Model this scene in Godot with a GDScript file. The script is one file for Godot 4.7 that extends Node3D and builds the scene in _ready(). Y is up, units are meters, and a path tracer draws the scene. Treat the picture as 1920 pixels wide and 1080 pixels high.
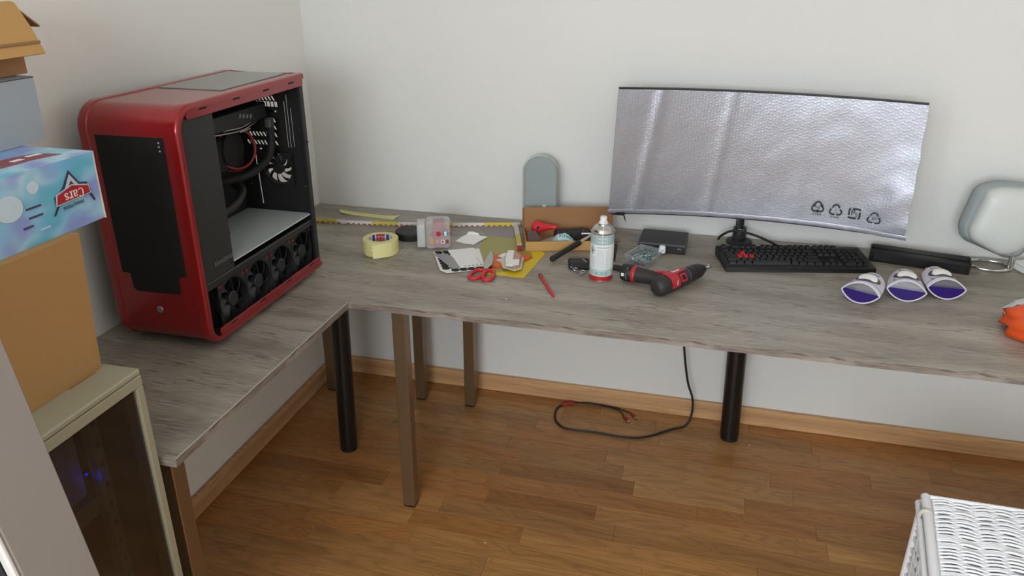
extends Node3D
# A corner of a room: an L of two grey wood desks with a red computer case, a wrapped monitor and scattered tools.

const H := 0.74          # height of the desk tops
var M := {}              # materials by name
var used := {}           # names already given to top-level nodes
var rng := RandomNumberGenerator.new()


func _ready() -> void:
	rng.seed = 20
	# --- camera, sky, daylight, exposure
	var cam := Camera3D.new()
	cam.name = "camera"
	cam.position = Vector3(1.4645, 1.6368, 2.6717)
	cam.rotation = Vector3(-0.4039, 0.2480, 0.0031)
	cam.fov = 40.85
	cam.near = 0.05
	add_child(cam)
	cam.current = true
	var env := Environment.new()
	env.background_mode = Environment.BG_SKY
	var sky := Sky.new()
	var sm := ProceduralSkyMaterial.new()
	sm.sky_top_color = Color(0.75, 0.80, 0.86)
	sm.sky_horizon_color = Color(0.88, 0.89, 0.88)
	sm.ground_bottom_color = Color(0.35, 0.34, 0.30)
	sm.ground_horizon_color = Color(0.55, 0.55, 0.52)
	sky.sky_material = sm
	env.sky = sky
	env.background_energy_multiplier = 1.0
	env.tonemap_mode = Environment.TONE_MAPPER_LINEAR
	env.tonemap_exposure = 0.95
	env.sdfgi_enabled = true
	env.ssao_enabled = true
	env.ssil_enabled = true
	var we := WorldEnvironment.new()
	we.name = "world_environment"
	we.environment = env
	add_child(we)
	# overcast daylight in the two tall windows behind and beside the camera
	for w in [[Vector3(0.03, 1.13, 3.65), -PI / 2, 5.2, "balcony_daylight", Vector2(1.30, 2.04)], [Vector3(1.25, 1.80, 4.77), 0.0, 9.0, "window_daylight", Vector2(1.50, 0.95)]]:
		var day := AreaLight3D.new()
		day.name = w[3]
		day.area_size = w[4]
		day.position = w[0]
		day.rotation.y = w[1]
		day.light_color = Color(0.93, 0.965, 1.0)
		day.light_energy = w[2]
		day.area_range = 14.0
		day.area_attenuation = 2.0
		day.shadow_enabled = true
		add_child(day)
	# --- materials
	materials()
	# --- the room
	room()
	# --- furniture and large things
	desks()
	rack()
	boxes()
	glass_door()
	basket()
	computer()
	monitor()
	speakers()
	# --- things on and under the desks
	keyboard()
	soundbar()
	packs()
	spray_can()
	tool_box()
	drill()
	screw_tray()
	dark_device()
	masking_tape()
	folding_rule()
	container()
	papers()
	scissors()
	small_things()
	floor_cable()


# ---------------------------------------------------------------- nodes
func numbered(called: String) -> String:
	var n: int = used.get(called, -1) + 1
	used[called] = n
	return called if n == 0 else "%s_%03d" % [called, n]


func tag(o: Node3D, label: String, category: String, group := "") -> Node3D:
	o.set_meta("label", label)
	o.set_meta("category", category)
	if group != "":
		o.set_meta("group", group)
	return o


func thing(called: String, label: String, category: String, at := Vector3.ZERO, turn := 0.0, group := "") -> Node3D:
	var o := Node3D.new()
	o.name = numbered(called)
	o.position = at
	o.rotation.y = turn
	add_child(o)
	tag(o, label, category, group)
	return o


func mesh_node(called: String, mesh: Mesh, m: Material) -> MeshInstance3D:
	var o := MeshInstance3D.new()
	o.name = called
	o.mesh = mesh
	o.material_override = m
	return o


func part(called: String, g: Geo, m: Material, parent: Node) -> MeshInstance3D:
	var o := mesh_node(called, g.done(), m)
	parent.add_child(o, true)
	return o


func solo(called: String, g: Geo, m: Material, label: String, category: String, at := Vector3.ZERO, turn := 0.0, group := "") -> MeshInstance3D:
	var o := mesh_node(numbered(called), g.done(), m)
	o.position = at
	o.rotation.y = turn
	add_child(o)
	tag(o, label, category, group)
	return o


func struct(called: String, g: Geo, m: Material) -> MeshInstance3D:
	var o := mesh_node(called, g.done(), m)
	o.set_meta("kind", "structure")
	add_child(o)
	return o


# ---------------------------------------------------------------- shapes
class Geo:
	var st := SurfaceTool.new()
	var g := 0
	var t := Transform3D()
	var uvk := 1.0
	var gn := 1

	func _init() -> void:
		st.begin(Mesh.PRIMITIVE_TRIANGLES)

	func done() -> ArrayMesh:
		st.generate_normals()
		st.index()
		return st.commit()

	func fresh() -> void:       # a smooth group of its own
		gn += 1
		g = gn

	func v(p: Vector3, uv: Vector2) -> void:
		st.set_smooth_group(g)
		st.set_uv(uv)
		st.add_vertex(t * p)

	func triu(a: Vector3, b: Vector3, c: Vector3, ua: Vector2, ub: Vector2, uc: Vector2) -> void:
		v(a, ua)
		v(c, uc)
		v(b, ub)

	func tri(a: Vector3, b: Vector3, c: Vector3) -> void:
		var n := (b - a).cross(c - a).abs()
		if n.x >= n.y and n.x >= n.z:
			triu(a, b, c, Vector2(a.z, -a.y) * uvk, Vector2(b.z, -b.y) * uvk, Vector2(c.z, -c.y) * uvk)
		elif n.y >= n.z:
			triu(a, b, c, Vector2(a.x, a.z) * uvk, Vector2(b.x, b.z) * uvk, Vector2(c.x, c.z) * uvk)
		else:
			triu(a, b, c, Vector2(a.x, -a.y) * uvk, Vector2(b.x, -b.y) * uvk, Vector2(c.x, -c.y) * uvk)

	func quad(a: Vector3, b: Vector3, c: Vector3, d: Vector3) -> void:   # counter-clockwise seen from outside
		tri(a, b, c)
		tri(a, c, d)

	func quadu(a: Vector3, b: Vector3, c: Vector3, d: Vector3, ua: Vector2, ub: Vector2, uc: Vector2, ud: Vector2) -> void:
		triu(a, b, c, ua, ub, uc)
		triu(a, c, d, ua, uc, ud)

	func face(pts: Array, away: Vector3) -> void:   # a convex face, turned away from a point
		var n: Vector3 = (pts[1] - pts[0]).cross(pts[2] - pts[0])
		var mid := Vector3.ZERO
		for p in pts:
			mid += p
		mid /= pts.size()
		if n.dot(mid - away) < 0.0:
			pts.reverse()
		for i in range(1, pts.size() - 1):
			tri(pts[0], pts[i], pts[i + 1])

	func box(c: Vector3, s: Vector3, b := 0.0012) -> Geo:
		g = -1
		var h := s / 2.0
		b = minf(b, minf(h.x, minf(h.y, h.z)) * 0.9)
		var P := func(q: Array, ax: int) -> Vector3:
			var r := Vector3.ZERO
			for i in 3:
				r[i] = q[i] * (h[i] if i == ax else h[i] - b)
			return c + r
		for ax in 3:
			var u := (ax + 1) % 3
			var w := (ax + 2) % 3
			for sg in [-1, 1]:
				var pts := []
				for k in [[-1, -1], [1, -1], [1, 1], [-1, 1]]:
					var q := [0, 0, 0]
					q[ax] = sg
					q[u] = k[0]
					q[w] = k[1]
					pts.append(P.call(q, ax))
				face(pts, c)
		if b > 0.0:
			for k in 3:
				var a := (k + 1) % 3
				var d := (k + 2) % 3
				for sa in [-1, 1]:
					for sd in [-1, 1]:
						var lo := [0, 0, 0]
						lo[a] = sa
						lo[d] = sd
						lo[k] = -1
						var hi := lo.duplicate()
						hi[k] = 1
						face([P.call(lo, a), P.call(hi, a), P.call(hi, d), P.call(lo, d)], c)
			for sx in [-1, 1]:
				for sy in [-1, 1]:
					for sz in [-1, 1]:
						var q := [sx, sy, sz]
						face([P.call(q, 0), P.call(q, 1), P.call(q, 2)], c)
		return self

	func ccw(poly: PackedVector2Array) -> PackedVector2Array:
		var s := 0.0
		for i in poly.size():
			s += poly[i].cross(poly[(i + 1) % poly.size()])
		if s < 0.0:
			poly = poly.duplicate()
			poly.reverse()
		return poly

	func inset(poly: PackedVector2Array, d: float) -> PackedVector2Array:
		var r := PackedVector2Array()
		var n := poly.size()
		for i in n:
			var e0 := (poly[i] - poly[(i + n - 1) % n]).normalized()
			var e1 := (poly[(i + 1) % n] - poly[i]).normalized()
			var m := (Vector2(-e0.y, e0.x) + Vector2(-e1.y, e1.x))
			m = m.normalized() if m.length() > 0.01 else Vector2(-e1.y, e1.x)
			var k := maxf(0.4, m.dot(Vector2(-e1.y, e1.x)))
			r.append(poly[i] + m * d / k)
		return r

	func cap(poly: PackedVector2Array, z: float, up: bool) -> void:
		g = -1
		var idx := Geometry2D.triangulate_polygon(poly)
		for i in range(0, idx.size(), 3):
			var a := poly[idx[i]]
			var b := poly[idx[i + 1]]
			var c := poly[idx[i + 2]]
			if ((b - a).cross(c - a) < 0.0) == up:
				var s := b
				b = c
				c = s
			tri(Vector3(a.x, a.y, z), Vector3(b.x, b.y, z), Vector3(c.x, c.y, z))

	func prism(p2: PackedVector2Array, depth: float, b := 0.0, z0 := 0.0) -> Geo:   # an outline in xy, pushed along z
		var poly := ccw(p2)
		var n := poly.size()
		var rings := []
		if b > 0.0:
			var small := inset(poly, b)
			rings = [[small, z0], [poly, z0 + b], [poly, z0 + depth - b], [small, z0 + depth]]
		else:
			rings = [[poly, z0], [poly, z0 + depth]]
		cap(rings[0][0], z0, false)
		cap(rings[-1][0], z0 + depth, true)
		var groups := []
		fresh()
		for i in n:
			var e0 := poly[i] - poly[(i + n - 1) % n]
			var e1 := poly[(i + 1) % n] - poly[i]
			if absf(e0.angle_to(e1)) > 0.6:
				fresh()
			groups.append(g)
		if absf((poly[0] - poly[n - 1]).angle_to(poly[1] - poly[0])) <= 0.6:
			var last: int = groups[n - 1]
			for i in n:
				if groups[i] == last:
					groups[i] = groups[0]
		for k in rings.size() - 1:
			for i in n:
				g = groups[i]
				var j := (i + 1) % n
				var a: Vector2 = rings[k][0][i]
				var c: Vector2 = rings[k][0][j]
				var a2: Vector2 = rings[k + 1][0][i]
				var c2: Vector2 = rings[k + 1][0][j]
				var za: float = rings[k][1]
				var zb: float = rings[k + 1][1]
				quad(Vector3(a.x, a.y, za), Vector3(c.x, c.y, za), Vector3(c2.x, c2.y, zb), Vector3(a2.x, a2.y, zb))
		return self

	func lathe(prof: Array, seg := 32, a0 := 0.0, a1 := TAU) -> Geo:   # profile of (radius, y), upwards on the outside
		var lo := 1e9
		var hi := -1e9
		for p in prof:
			lo = minf(lo, p.y)
			hi = maxf(hi, p.y)
		fresh()
		for k in prof.size() - 1:
			var p: Vector2 = prof[k]
			var q: Vector2 = prof[k + 1]
			if k > 0 and absf((p - prof[k - 1]).angle_to(q - p)) > 0.6:
				fresh()
			if p.distance_to(q) < 1e-7:
				continue
			for i in seg:
				var u0 := float(i) / seg
				var u1 := float(i + 1) / seg
				var b0 := lerpf(a0, a1, u0)
				var b1 := lerpf(a0, a1, u1)
				var v0 := 1.0 - (p.y - lo) / maxf(hi - lo, 1e-6)
				var v1 := 1.0 - (q.y - lo) / maxf(hi - lo, 1e-6)
				var A := Vector3(p.x * cos(b0), p.y, -p.x * sin(b0))
				var B := Vector3(p.x * cos(b1), p.y, -p.x * sin(b1))
				var C := Vector3(q.x * cos(b1), q.y, -q.x * sin(b1))
				var D := Vector3(q.x * cos(b0), q.y, -q.x * sin(b0))
				if p.x > 1e-6:
					triu(A, B, C, Vector2(u0, v0), Vector2(u1, v0), Vector2(u1, v1))
				if q.x > 1e-6:
					triu(A, C, D, Vector2(u0, v0), Vector2(u1, v1), Vector2(u0, v1))
		return self

	func cyl(a: Vector3, b: Vector3, ra: float, rb := -1.0, seg := 20, bev := 0.0) -> Geo:
		if rb < 0.0:
			rb = ra
		var keep := t
		var l := a.distance_to(b)
		var y := (b - a) / l
		var x := y.cross(Vector3.RIGHT if absf(y.x) < 0.9 else Vector3.FORWARD).normalized()
		t = keep * Transform3D(Basis(x, y, x.cross(y)), a)
		if bev > 0.0:
			lathe([Vector2(0, 0), Vector2(ra - bev, 0), Vector2(ra, bev), Vector2(rb, l - bev), Vector2(rb - bev, l), Vector2(0, l)], seg)
		else:
			lathe([Vector2(0, 0), Vector2(ra, 0), Vector2(rb, l), Vector2(0, l)], seg)
		t = keep
		return self

	func loft(rings: Array, caps := true, crease := 0.0) -> Geo:   # rings of points, counter-clockwise about the way they go
		fresh()
		var n: int = rings[0].size()
		var groups := []
		for i in n:
			if crease > 0.0:
				var e0: Vector3 = rings[0][i] - rings[0][(i + n - 1) % n]
				var e1: Vector3 = rings[0][(i + 1) % n] - rings[0][i]
				if e0.angle_to(e1) > crease:
					fresh()
			groups.append(g)
		for k in rings.size() - 1:
			for i in n:
				var j := (i + 1) % n
				g = groups[i]
				quad(rings[k][i], rings[k][j], rings[k + 1][j], rings[k + 1][i])
		if caps:
			for e in [0, rings.size() - 1]:
				g = -1
				var m := Vector3.ZERO
				for p in rings[e]:
					m += p
				m /= n
				for i in n:
					var j := (i + 1) % n
					if e == 0:
						tri(m, rings[e][j], rings[e][i])
					else:
						tri(m, rings[e][i], rings[e][j])
		return self

	func tube(pts: Array, r: Variant, seg := 8, caps := true) -> Geo:
		var rings := []
		var n := Vector3.ZERO
		for i in pts.size():
			var d: Vector3 = (pts[mini(i + 1, pts.size() - 1)] - pts[maxi(i - 1, 0)]).normalized()
			if i == 0:
				n = d.cross(Vector3.UP if absf(d.y) < 0.9 else Vector3.RIGHT).normalized()
			n = (n - d * n.dot(d)).normalized()
			var b := d.cross(n)
			var rad: float = r[i] if r is Array else r
			var ring := []
			for k in seg:
				var a := TAU * k / seg
				ring.append(pts[i] + (n * cos(a) + b * sin(a)) * rad)
			rings.append(ring)
		return loft(rings, caps)

	func torus(c: Vector3, axis: Vector3, R: float, r: float, seg := 32, sides := 8) -> Geo:
		var u := axis.cross(Vector3.UP if absf(axis.y) < 0.9 else Vector3.RIGHT).normalized()
		var w := axis.cross(u)
		var pts := []
		for i in seg + 1:
			var a := TAU * i / seg
			pts.append(c + (u * cos(a) + w * sin(a)) * R)
		return tube(pts, r, sides, false)

	func ball(c: Vector3, r: Vector3, seg := 20, rows := 12) -> Geo:
		var keep := t
		t = keep * Transform3D(Basis.from_scale(r), c)
		var prof := []
		for i in rows + 1:
			var a := -PI / 2 + PI * i / rows
			prof.append(Vector2(maxf(0.0, cos(a)), sin(a)))
		lathe(prof, seg)
		t = keep
		return self

	func sheet(p: Array, th: float, uvs := Vector2.ONE) -> Geo:   # rows of points; the side that (column x row) step faces is the front
		var R := p.size()
		var C: int = p[0].size()
		var nrm := []
		for i in R:
			var row := []
			for j in C:
				var dj: Vector3 = p[i][mini(j + 1, C - 1)] - p[i][maxi(j - 1, 0)]
				var di: Vector3 = p[mini(i + 1, R - 1)][j] - p[maxi(i - 1, 0)][j]
				row.append(dj.cross(di).normalized())
			nrm.append(row)
		for side in [0, 1]:
			fresh()
			for i in R - 1:
				for j in C - 1:
					var q := []
					var w := []
					for k in [[i, j], [i, j + 1], [i + 1, j + 1], [i + 1, j]]:
						q.append(p[k[0]][k[1]] - nrm[k[0]][k[1]] * (th * side))
						w.append(Vector2(float(k[1]) / (C - 1), float(k[0]) / (R - 1)) * uvs)
					if side == 0:
						quadu(q[0], q[1], q[2], q[3], w[0], w[1], w[2], w[3])
					else:
						quadu(q[3], q[2], q[1], q[0], w[3], w[2], w[1], w[0])
		fresh()
		var rim := []
		for j in C:
			rim.append([0, j])
		for i in range(1, R):
			rim.append([i, C - 1])
		for j in range(C - 2, -1, -1):
			rim.append([R - 1, j])
		for i in range(R - 2, 0, -1):
			rim.append([i, 0])
		g = -1
		for k in rim.size():
			var a: Array = rim[k]
			var b: Array = rim[(k + 1) % rim.size()]
			var A: Vector3 = p[a[0]][a[1]]
			var B: Vector3 = p[b[0]][b[1]]
			quad(A, A - nrm[a[0]][a[1]] * th, B - nrm[b[0]][b[1]] * th, B)
		return self

	func text(s: String, high: float, xf: Transform3D, warp: Variant = null, depth := 0.0005, face_name := "Droid Sans") -> Geo:
		var tm := TextMesh.new()
		var f := SystemFont.new()
		f.font_names = PackedStringArray([face_name])
		tm.font = f
		tm.text = s
		tm.font_size = 32
		tm.pixel_size = high / 24.0
		tm.depth = depth
		tm.curve_step = 2.0
		var a := tm.get_mesh_arrays()
		if a.is_empty() or a[Mesh.ARRAY_VERTEX] == null:
			return self
		var vs: PackedVector3Array = a[Mesh.ARRAY_VERTEX]
		var idx: PackedInt32Array = a[Mesh.ARRAY_INDEX]
		g = -1
		for k in range(0, idx.size(), 3):
			for e in 3:
				var q := xf * vs[idx[k + e]]
				v(warp.call(q) if warp != null else q, Vector2.ZERO)
		return self


func spline(pts: Array, per := 6) -> Array:
	var r := []
	for i in pts.size() - 1:
		var a: Variant = pts[maxi(i - 1, 0)]
		var b: Variant = pts[i]
		var c: Variant = pts[i + 1]
		var d: Variant = pts[mini(i + 2, pts.size() - 1)]
		for k in per:
			r.append(b.cubic_interpolate(c, a, d, float(k) / per))
	r.append(pts[-1])
	return r


func round_rect(w: float, h: float, r: float, n := 5) -> PackedVector2Array:
	var p := PackedVector2Array()
	for k in 4:
		var c := Vector2([1, -1, -1, 1][k] * (w / 2 - r), [1, 1, -1, -1][k] * (h / 2 - r))
		for i in n + 1:
			var a := PI / 2 * (k + float(i) / n)
			p.append(c + Vector2(cos(a), sin(a)) * r)
	return p


func round_poly(pts: Array, r: float, n := 5) -> PackedVector2Array:   # a polygon with its corners rounded
	var o := PackedVector2Array()
	for i in pts.size():
		var p: Vector2 = pts[i]
		var a: Vector2 = pts[(i + pts.size() - 1) % pts.size()]
		var b: Vector2 = pts[(i + 1) % pts.size()]
		var k := minf(r, minf(p.distance_to(a), p.distance_to(b)) * 0.45)
		var s := p + (a - p).normalized() * k
		var e := p + (b - p).normalized() * k
		for j in n + 1:
			var u := float(j) / n
			o.append(s.lerp(p, u).lerp(p.lerp(e, u), u))
	return o


func oval(w: float, h: float, n := 20) -> PackedVector2Array:
	var p := PackedVector2Array()
	for i in n:
		p.append(Vector2(w / 2 * cos(TAU * i / n), h / 2 * sin(TAU * i / n)))
	return p


func shifted(p: PackedVector2Array, d: Vector2) -> PackedVector2Array:
	var r := PackedVector2Array()
	for q in p:
		r.append(q + d)
	return r


func lying(y := 0.0) -> Transform3D:      # an outline in xy laid on the ground, its z upwards: x stays x, y points to -z
	return Transform3D(Basis(Vector3.RIGHT, Vector3.FORWARD, Vector3.UP), Vector3(0, y, 0))


func facing_x(x: float) -> Transform3D:   # an outline in xy stood up to face +x: its x runs to -z
	return Transform3D(Basis(Vector3.FORWARD, Vector3.UP, Vector3.RIGHT), Vector3(x, 0, 0))


# ---------------------------------------------------------------- materials
func mat(key: String, color: String, rough := 0.6, metal := 0.0) -> StandardMaterial3D:
	if M.has(key):
		return M[key]
	var m := StandardMaterial3D.new()
	m.resource_name = key
	m.albedo_color = Color(color)
	m.roughness = rough
	m.metallic = metal
	M[key] = m
	return m


func clear(key: String, color: String, alpha: float, rough := 0.1) -> StandardMaterial3D:
	var m := mat(key, color, rough)
	m.albedo_color.a = alpha
	m.transparency = BaseMaterial3D.TRANSPARENCY_ALPHA
	return m


func noise(seed_: int, freq: float, oct := 3, kind := FastNoiseLite.TYPE_SIMPLEX_SMOOTH) -> FastNoiseLite:
	var n := FastNoiseLite.new()
	n.seed = seed_
	n.frequency = freq
	n.fractal_octaves = oct
	n.noise_type = kind
	return n


func grey(seed_: int, w: int, h: int, freq: float, oct := 3) -> Image:   # seamless noise, 0..255
	var im := noise(seed_, freq, oct).get_seamless_image(w, h, false, false, 0.15, true)
	im.convert(Image.FORMAT_L8)
	return im


func stretched(seed_: int, w: int, h: int, kx: int, freq: float, oct := 3) -> PackedByteArray:   # noise drawn out along x
	var im := grey(seed_, w / kx, h, freq, oct)
	im.resize(w, h, Image.INTERPOLATE_CUBIC)
	return im.get_data()


func tex(im: Image) -> ImageTexture:
	im.generate_mipmaps()
	return ImageTexture.create_from_image(im)


func wood_image(w: int, h: int, base: Color, light: Color, dark: Color, seed_: int, crack: float) -> Image:
	var broad := stretched(seed_, w, h, 8, 0.006, 2)
	var fine := stretched(seed_ + 1, w, h, 16, 0.13, 3)
	var dash := stretched(seed_ + 2, w, h, 16, 0.09, 3)
	var wave := stretched(seed_ + 3, w, h, 4, 0.010, 2)
	var bend := grey(seed_ + 4, w, h, 0.0035, 2).get_data()
	var out := PackedByteArray()
	out.resize(w * h * 3)
	for y in h:
		for x in w:
			var at := y * w + x
			# the grain wanders a little: look the streaks up a few rows away
			var yy := posmod(y + int((bend[at] - 128) * 0.055), h)
			var i := yy * w + x
			var f := (fine[i] - 128) / 128.0
			var b := (broad[i] - 128) / 128.0
			var d := (dash[i] - 128) / 128.0
			var wv := wave[i] / 255.0
			var s := clampf(0.5 + b * 0.30 + f * 0.30, 0.0, 1.0)
			var c := dark.lerp(base, s * 2.0) if s < 0.5 else base.lerp(light, s * 2.0 - 1.0)
			var k := smoothstep(0.36, 0.52, d) * smoothstep(0.47, 0.65, wv)
			c = c.lerp(dark.darkened(0.40), k * crack)
			var l := smoothstep(0.36, 0.52, -d) * smoothstep(0.40, 0.62, wv)
			c = c.lerp(light.lightened(0.22), l * crack * 0.8)
			out[at * 3] = int(c.r * 255)
			out[at * 3 + 1] = int(c.g * 255)
			out[at * 3 + 2] = int(c.b * 255)
	return Image.create_from_data(w, h, false, Image.FORMAT_RGB8, out)


func oak_image(seed_: int) -> Image:
	var w := 512
	var h := 512
	var broad := stretched(seed_, w, h, 8, 0.012, 2)
	var fine := stretched(seed_ + 1, w, h, 16, 0.09, 2)
	var out := PackedByteArray()
	out.resize(w * h * 3)
	for y in h:
		for x in w:
			var i := y * w + x
			var ring := 0.5 + 0.5 * sin(broad[i] * 0.16)
			var s := 0.84 + 0.12 * (fine[i] / 255.0 - 0.3) - 0.09 * pow(ring, 3.0) + 0.0005 * broad[i]
			out[i * 3] = int(clampf(s, 0, 1) * 255)
			out[i * 3 + 1] = int(clampf(s * 0.98, 0, 1) * 253)
			out[i * 3 + 2] = int(clampf(s * 0.95, 0, 1) * 248)
	return Image.create_from_data(w, h, false, Image.FORMAT_RGB8, out)


func relief(m: StandardMaterial3D, im: Image, cm: float, scale: float) -> void:
	m.heightmap_enabled = true
	m.heightmap_texture = tex(im)
	m.heightmap_scale = cm
	m.uv1_triplanar = true
	m.uv1_world_triplanar = true
	m.uv1_scale = Vector3.ONE * scale


func materials() -> void:
	relief(mat("wall_paint", "#dddcd7", 0.9), grey(3, 512, 512, 0.09, 4), 0.035, 2.4)
	relief(mat("wall_paint_rough_lit", "#efede6", 0.9), grey(4, 512, 512, 0.10, 3), 0.045, 2.4)  # rougher left wall: same paint, made paler to stand in for light
	mat("ceiling_paint", "#f6f6f4", 0.9)
	var d := mat("desk_wood", "#ffffff", 0.42)
	d.albedo_texture = tex(wood_image(2048, 1024, Color("#989083"), Color("#b3ab9e"), Color("#786f64"), 11, 0.7))
	d.uv1_scale = Vector3(1 / 1.3, 1 / 0.65, 1)
	var e := mat("desk_edge", "#ffffff", 0.5)
	e.albedo_texture = tex(wood_image(512, 128, Color("#857b70"), Color("#9a9085"), Color("#5f564d"), 31, 0.5))
	e.uv1_scale = Vector3(3, 12, 1)
	mat("desk_highlight", "#b5b0a6", 0.35)  # pale colour for the painted highlight on the desk edge
	var oak := tex(oak_image(51))
	var tones := ["#bd8c58", "#b37f4a", "#c3945f", "#a77543", "#ba834e", "#ca9b64", "#b08352"]
	for i in tones.size():
		var o := mat("oak_%d" % i, tones[i], 0.33)
		o.albedo_texture = oak
	var s := mat("skirting_oak", "#dcb184", 0.5)
	s.albedo_texture = oak
	s.uv1_scale = Vector3(0.7, 3, 1)
	mat("black_leg", "#141210", 0.35)
	mat("bronze_steel", "#8a7458", 0.38, 0.75)
	mat("black_plastic", "#161616", 0.5)
	mat("black_matte", "#0e0e0f", 0.75)
	mat("dark_grey", "#2c2d2f", 0.55)
	mat("charcoal_metal", "#505155", 0.5, 0.3)
	mat("anthracite", "#232524", 0.5)
	var r := mat("red_lacquer", "#8e0f14", 0.28, 0.25)
	r.clearcoat_enabled = true
	r.clearcoat = 0.6
	r.clearcoat_roughness = 0.12
	mat("red_plastic", "#c8202a", 0.4)
	mat("red_rubber", "#b01a22", 0.6)
	mat("chrome", "#d8d8d6", 0.12, 1.0)
	mat("steel", "#b9b9b6", 0.28, 1.0)
	mat("zinc", "#aebcbd", 0.3, 1.0)
	mat("white_plastic", "#e8e8e4", 0.45)
	mat("white_paper", "#eceae5", 0.8)
	mat("white_card", "#dedbe0", 0.6)
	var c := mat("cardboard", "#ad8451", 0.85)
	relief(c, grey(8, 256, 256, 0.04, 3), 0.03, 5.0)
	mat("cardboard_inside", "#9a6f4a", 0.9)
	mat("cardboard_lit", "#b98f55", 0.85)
	mat("rack_beige", "#9c977f", 0.5)
	mat("grey_card", "#9aa0a4", 0.6)
	mat("print_red", "#a5161c", 0.5)
	mat("print_black", "#101216", 0.6)
	mat("print_navy", "#22344a", 0.6)
	mat("print_white", "#e8eaec", 0.5)
	mat("tape_yellow", "#d6cf8c", 0.7)


# ---------------------------------------------------------------- room
func G(o: Node3D) -> Geo:      # shapes given in room coordinates, stored from the thing's base
	var g := Geo.new()
	g.t = o.transform.affine_inverse()
	return g


func room() -> void:
	var W := 3.8
	var D := 4.8
	var C := 2.5
	struct("wall_back", Geo.new().box(Vector3(W / 2, C / 2, -0.05), Vector3(W + 0.2, C + 0.2, 0.1), 0.0), M.wall_paint)
	struct("wall_right", Geo.new().box(Vector3(W + 0.05, C / 2, D / 2), Vector3(0.1, C + 0.2, D), 0.0), M.wall_paint)
	struct("ceiling", Geo.new().box(Vector3(W / 2, C + 0.05, D / 2), Vector3(W, 0.1, D), 0.0), M.ceiling_paint)
	# each wall with a window: given along (u) and across (v) the wall, then stood in place
	var holed := func(called: String, u0: float, u1: float, y0: float, y1: float, a: float, b: float, xf: Transform3D, m: Material) -> void:
		var f := Geo.new()
		f.t = xf
		f.box(Vector3((a + u0) / 2, C / 2, -0.11), Vector3(u0 - a, C + 0.2, 0.22), 0.0)
		f.box(Vector3((u1 + b) / 2, C / 2, -0.11), Vector3(b - u1, C + 0.2, 0.22), 0.0)
		f.box(Vector3((u0 + u1) / 2, (y1 + C) / 2 + 0.05, -0.11), Vector3(u1 - u0, C - y1 + 0.1, 0.22), 0.0)
		f.box(Vector3((u0 + u1) / 2, y0 / 2 - 0.05, -0.11), Vector3(u1 - u0, y0 + 0.1, 0.22), 0.0)
		struct(called, f, m)
	var glazed := func(called: String, u0: float, u1: float, y0: float, y1: float, xf: Transform3D) -> void:
		var win := Node3D.new()
		win.name = called
		win.set_meta("kind", "structure")
		win.transform = xf * Transform3D(Basis(), Vector3((u0 + u1) / 2, y0, -0.12))
		add_child(win)
		var w := u1 - u0
		var h := y1 - y0
		var fr := Geo.new()
		for u in [-w / 2 + 0.03, 0.0, w / 2 - 0.03]:
			fr.box(Vector3(u, h / 2, 0), Vector3(0.06, h, 0.06), 0.004)
		for y in [0.03, h - 0.03]:
			fr.box(Vector3(0, y, 0), Vector3(w, 0.06, 0.056), 0.004)
		part("window_frame", fr, M.white_plastic, win)
		for k in 2:
			part("pane", Geo.new().box(Vector3((k - 0.5) * w / 2, h / 2, 0), Vector3(w / 2 - 0.05, h - 0.1, 0.006), 0.0), M.window_glass, win)
		part("window_sill", Geo.new().box(Vector3(0, 0.012, 0.08), Vector3(w, 0.024, 0.12), 0.004), M.white_plastic, win)
	clear("window_glass", "#f4f8f7", 0.06, 0.02)
	var on_left := Transform3D(Basis(Vector3.FORWARD, Vector3.UP, Vector3.RIGHT), Vector3.ZERO)     # u runs to -z
	var on_front := Transform3D(Basis(Vector3.LEFT, Vector3.UP, Vector3.FORWARD), Vector3(0, 0, D))  # u runs to -x
	holed.call("wall_left", -4.35, -2.95, 0.06, 2.20, -D, 0.0, on_left, M.wall_paint_rough_lit)
	holed.call("wall_front", -2.05, -0.45, 1.28, 2.32, -W - 0.2, 0.2, on_front, M.wall_paint)
	glazed.call("window_1", -4.35, -2.95, 0.06, 2.20, on_left)
	glazed.call("window_2", -2.05, -0.45, 1.28, 2.32, on_front)
	# skirting
	var hb := 0.0718
	var tb := 0.0187
	struct("baseboard_back", Geo.new().box(Vector3(W / 2, hb / 2, tb / 2), Vector3(W, hb, tb), 0.003), M.skirting_oak)
	struct("baseboard_left", Geo.new().box(Vector3(tb / 2, hb / 2, D / 2 + tb / 2), Vector3(tb, hb, D - tb), 0.003), M.skirting_oak)
	struct("baseboard_right", Geo.new().box(Vector3(W - tb / 2, hb / 2, D / 2 + tb / 2), Vector3(tb, hb, D - tb), 0.003), M.skirting_oak)
	# parquet: every strip that the photograph shows is a piece of its own
	var floor_ := Node3D.new()
	floor_.name = "floor"
	floor_.set_meta("kind", "structure")
	add_child(floor_)
	part("subfloor", Geo.new().box(Vector3(W / 2, -0.06, D / 2), Vector3(W + 0.2, 0.1, D + 0.4), 0.0), M.oak_3, floor_)
	var lengths := [0.36, 0.46, 0.56, 0.70]
	var rw := 0.0790
	var meshes := []
	for l in lengths:
		for k in 4:
			var g := Geo.new()
			g.t = Transform3D(Basis(), Vector3(-0.31 * k - 0.1, 0, -0.137 * k))
			g.uvk = 1.6
			g.box(Vector3(0.31 * k + 0.1, -0.005, 0.137 * k), Vector3(l - 0.0006, 0.0100, rw - 0.0006), 0.0004)
			meshes.append(g.done())
	var z := rw / 2
	var row := 0
	var tones := [0, 0, 2, 4, 6, 0, 4, 6, 1, 4, 5, 0, 4, 1, 6, 3]
	var rest := Geo.new()
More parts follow.
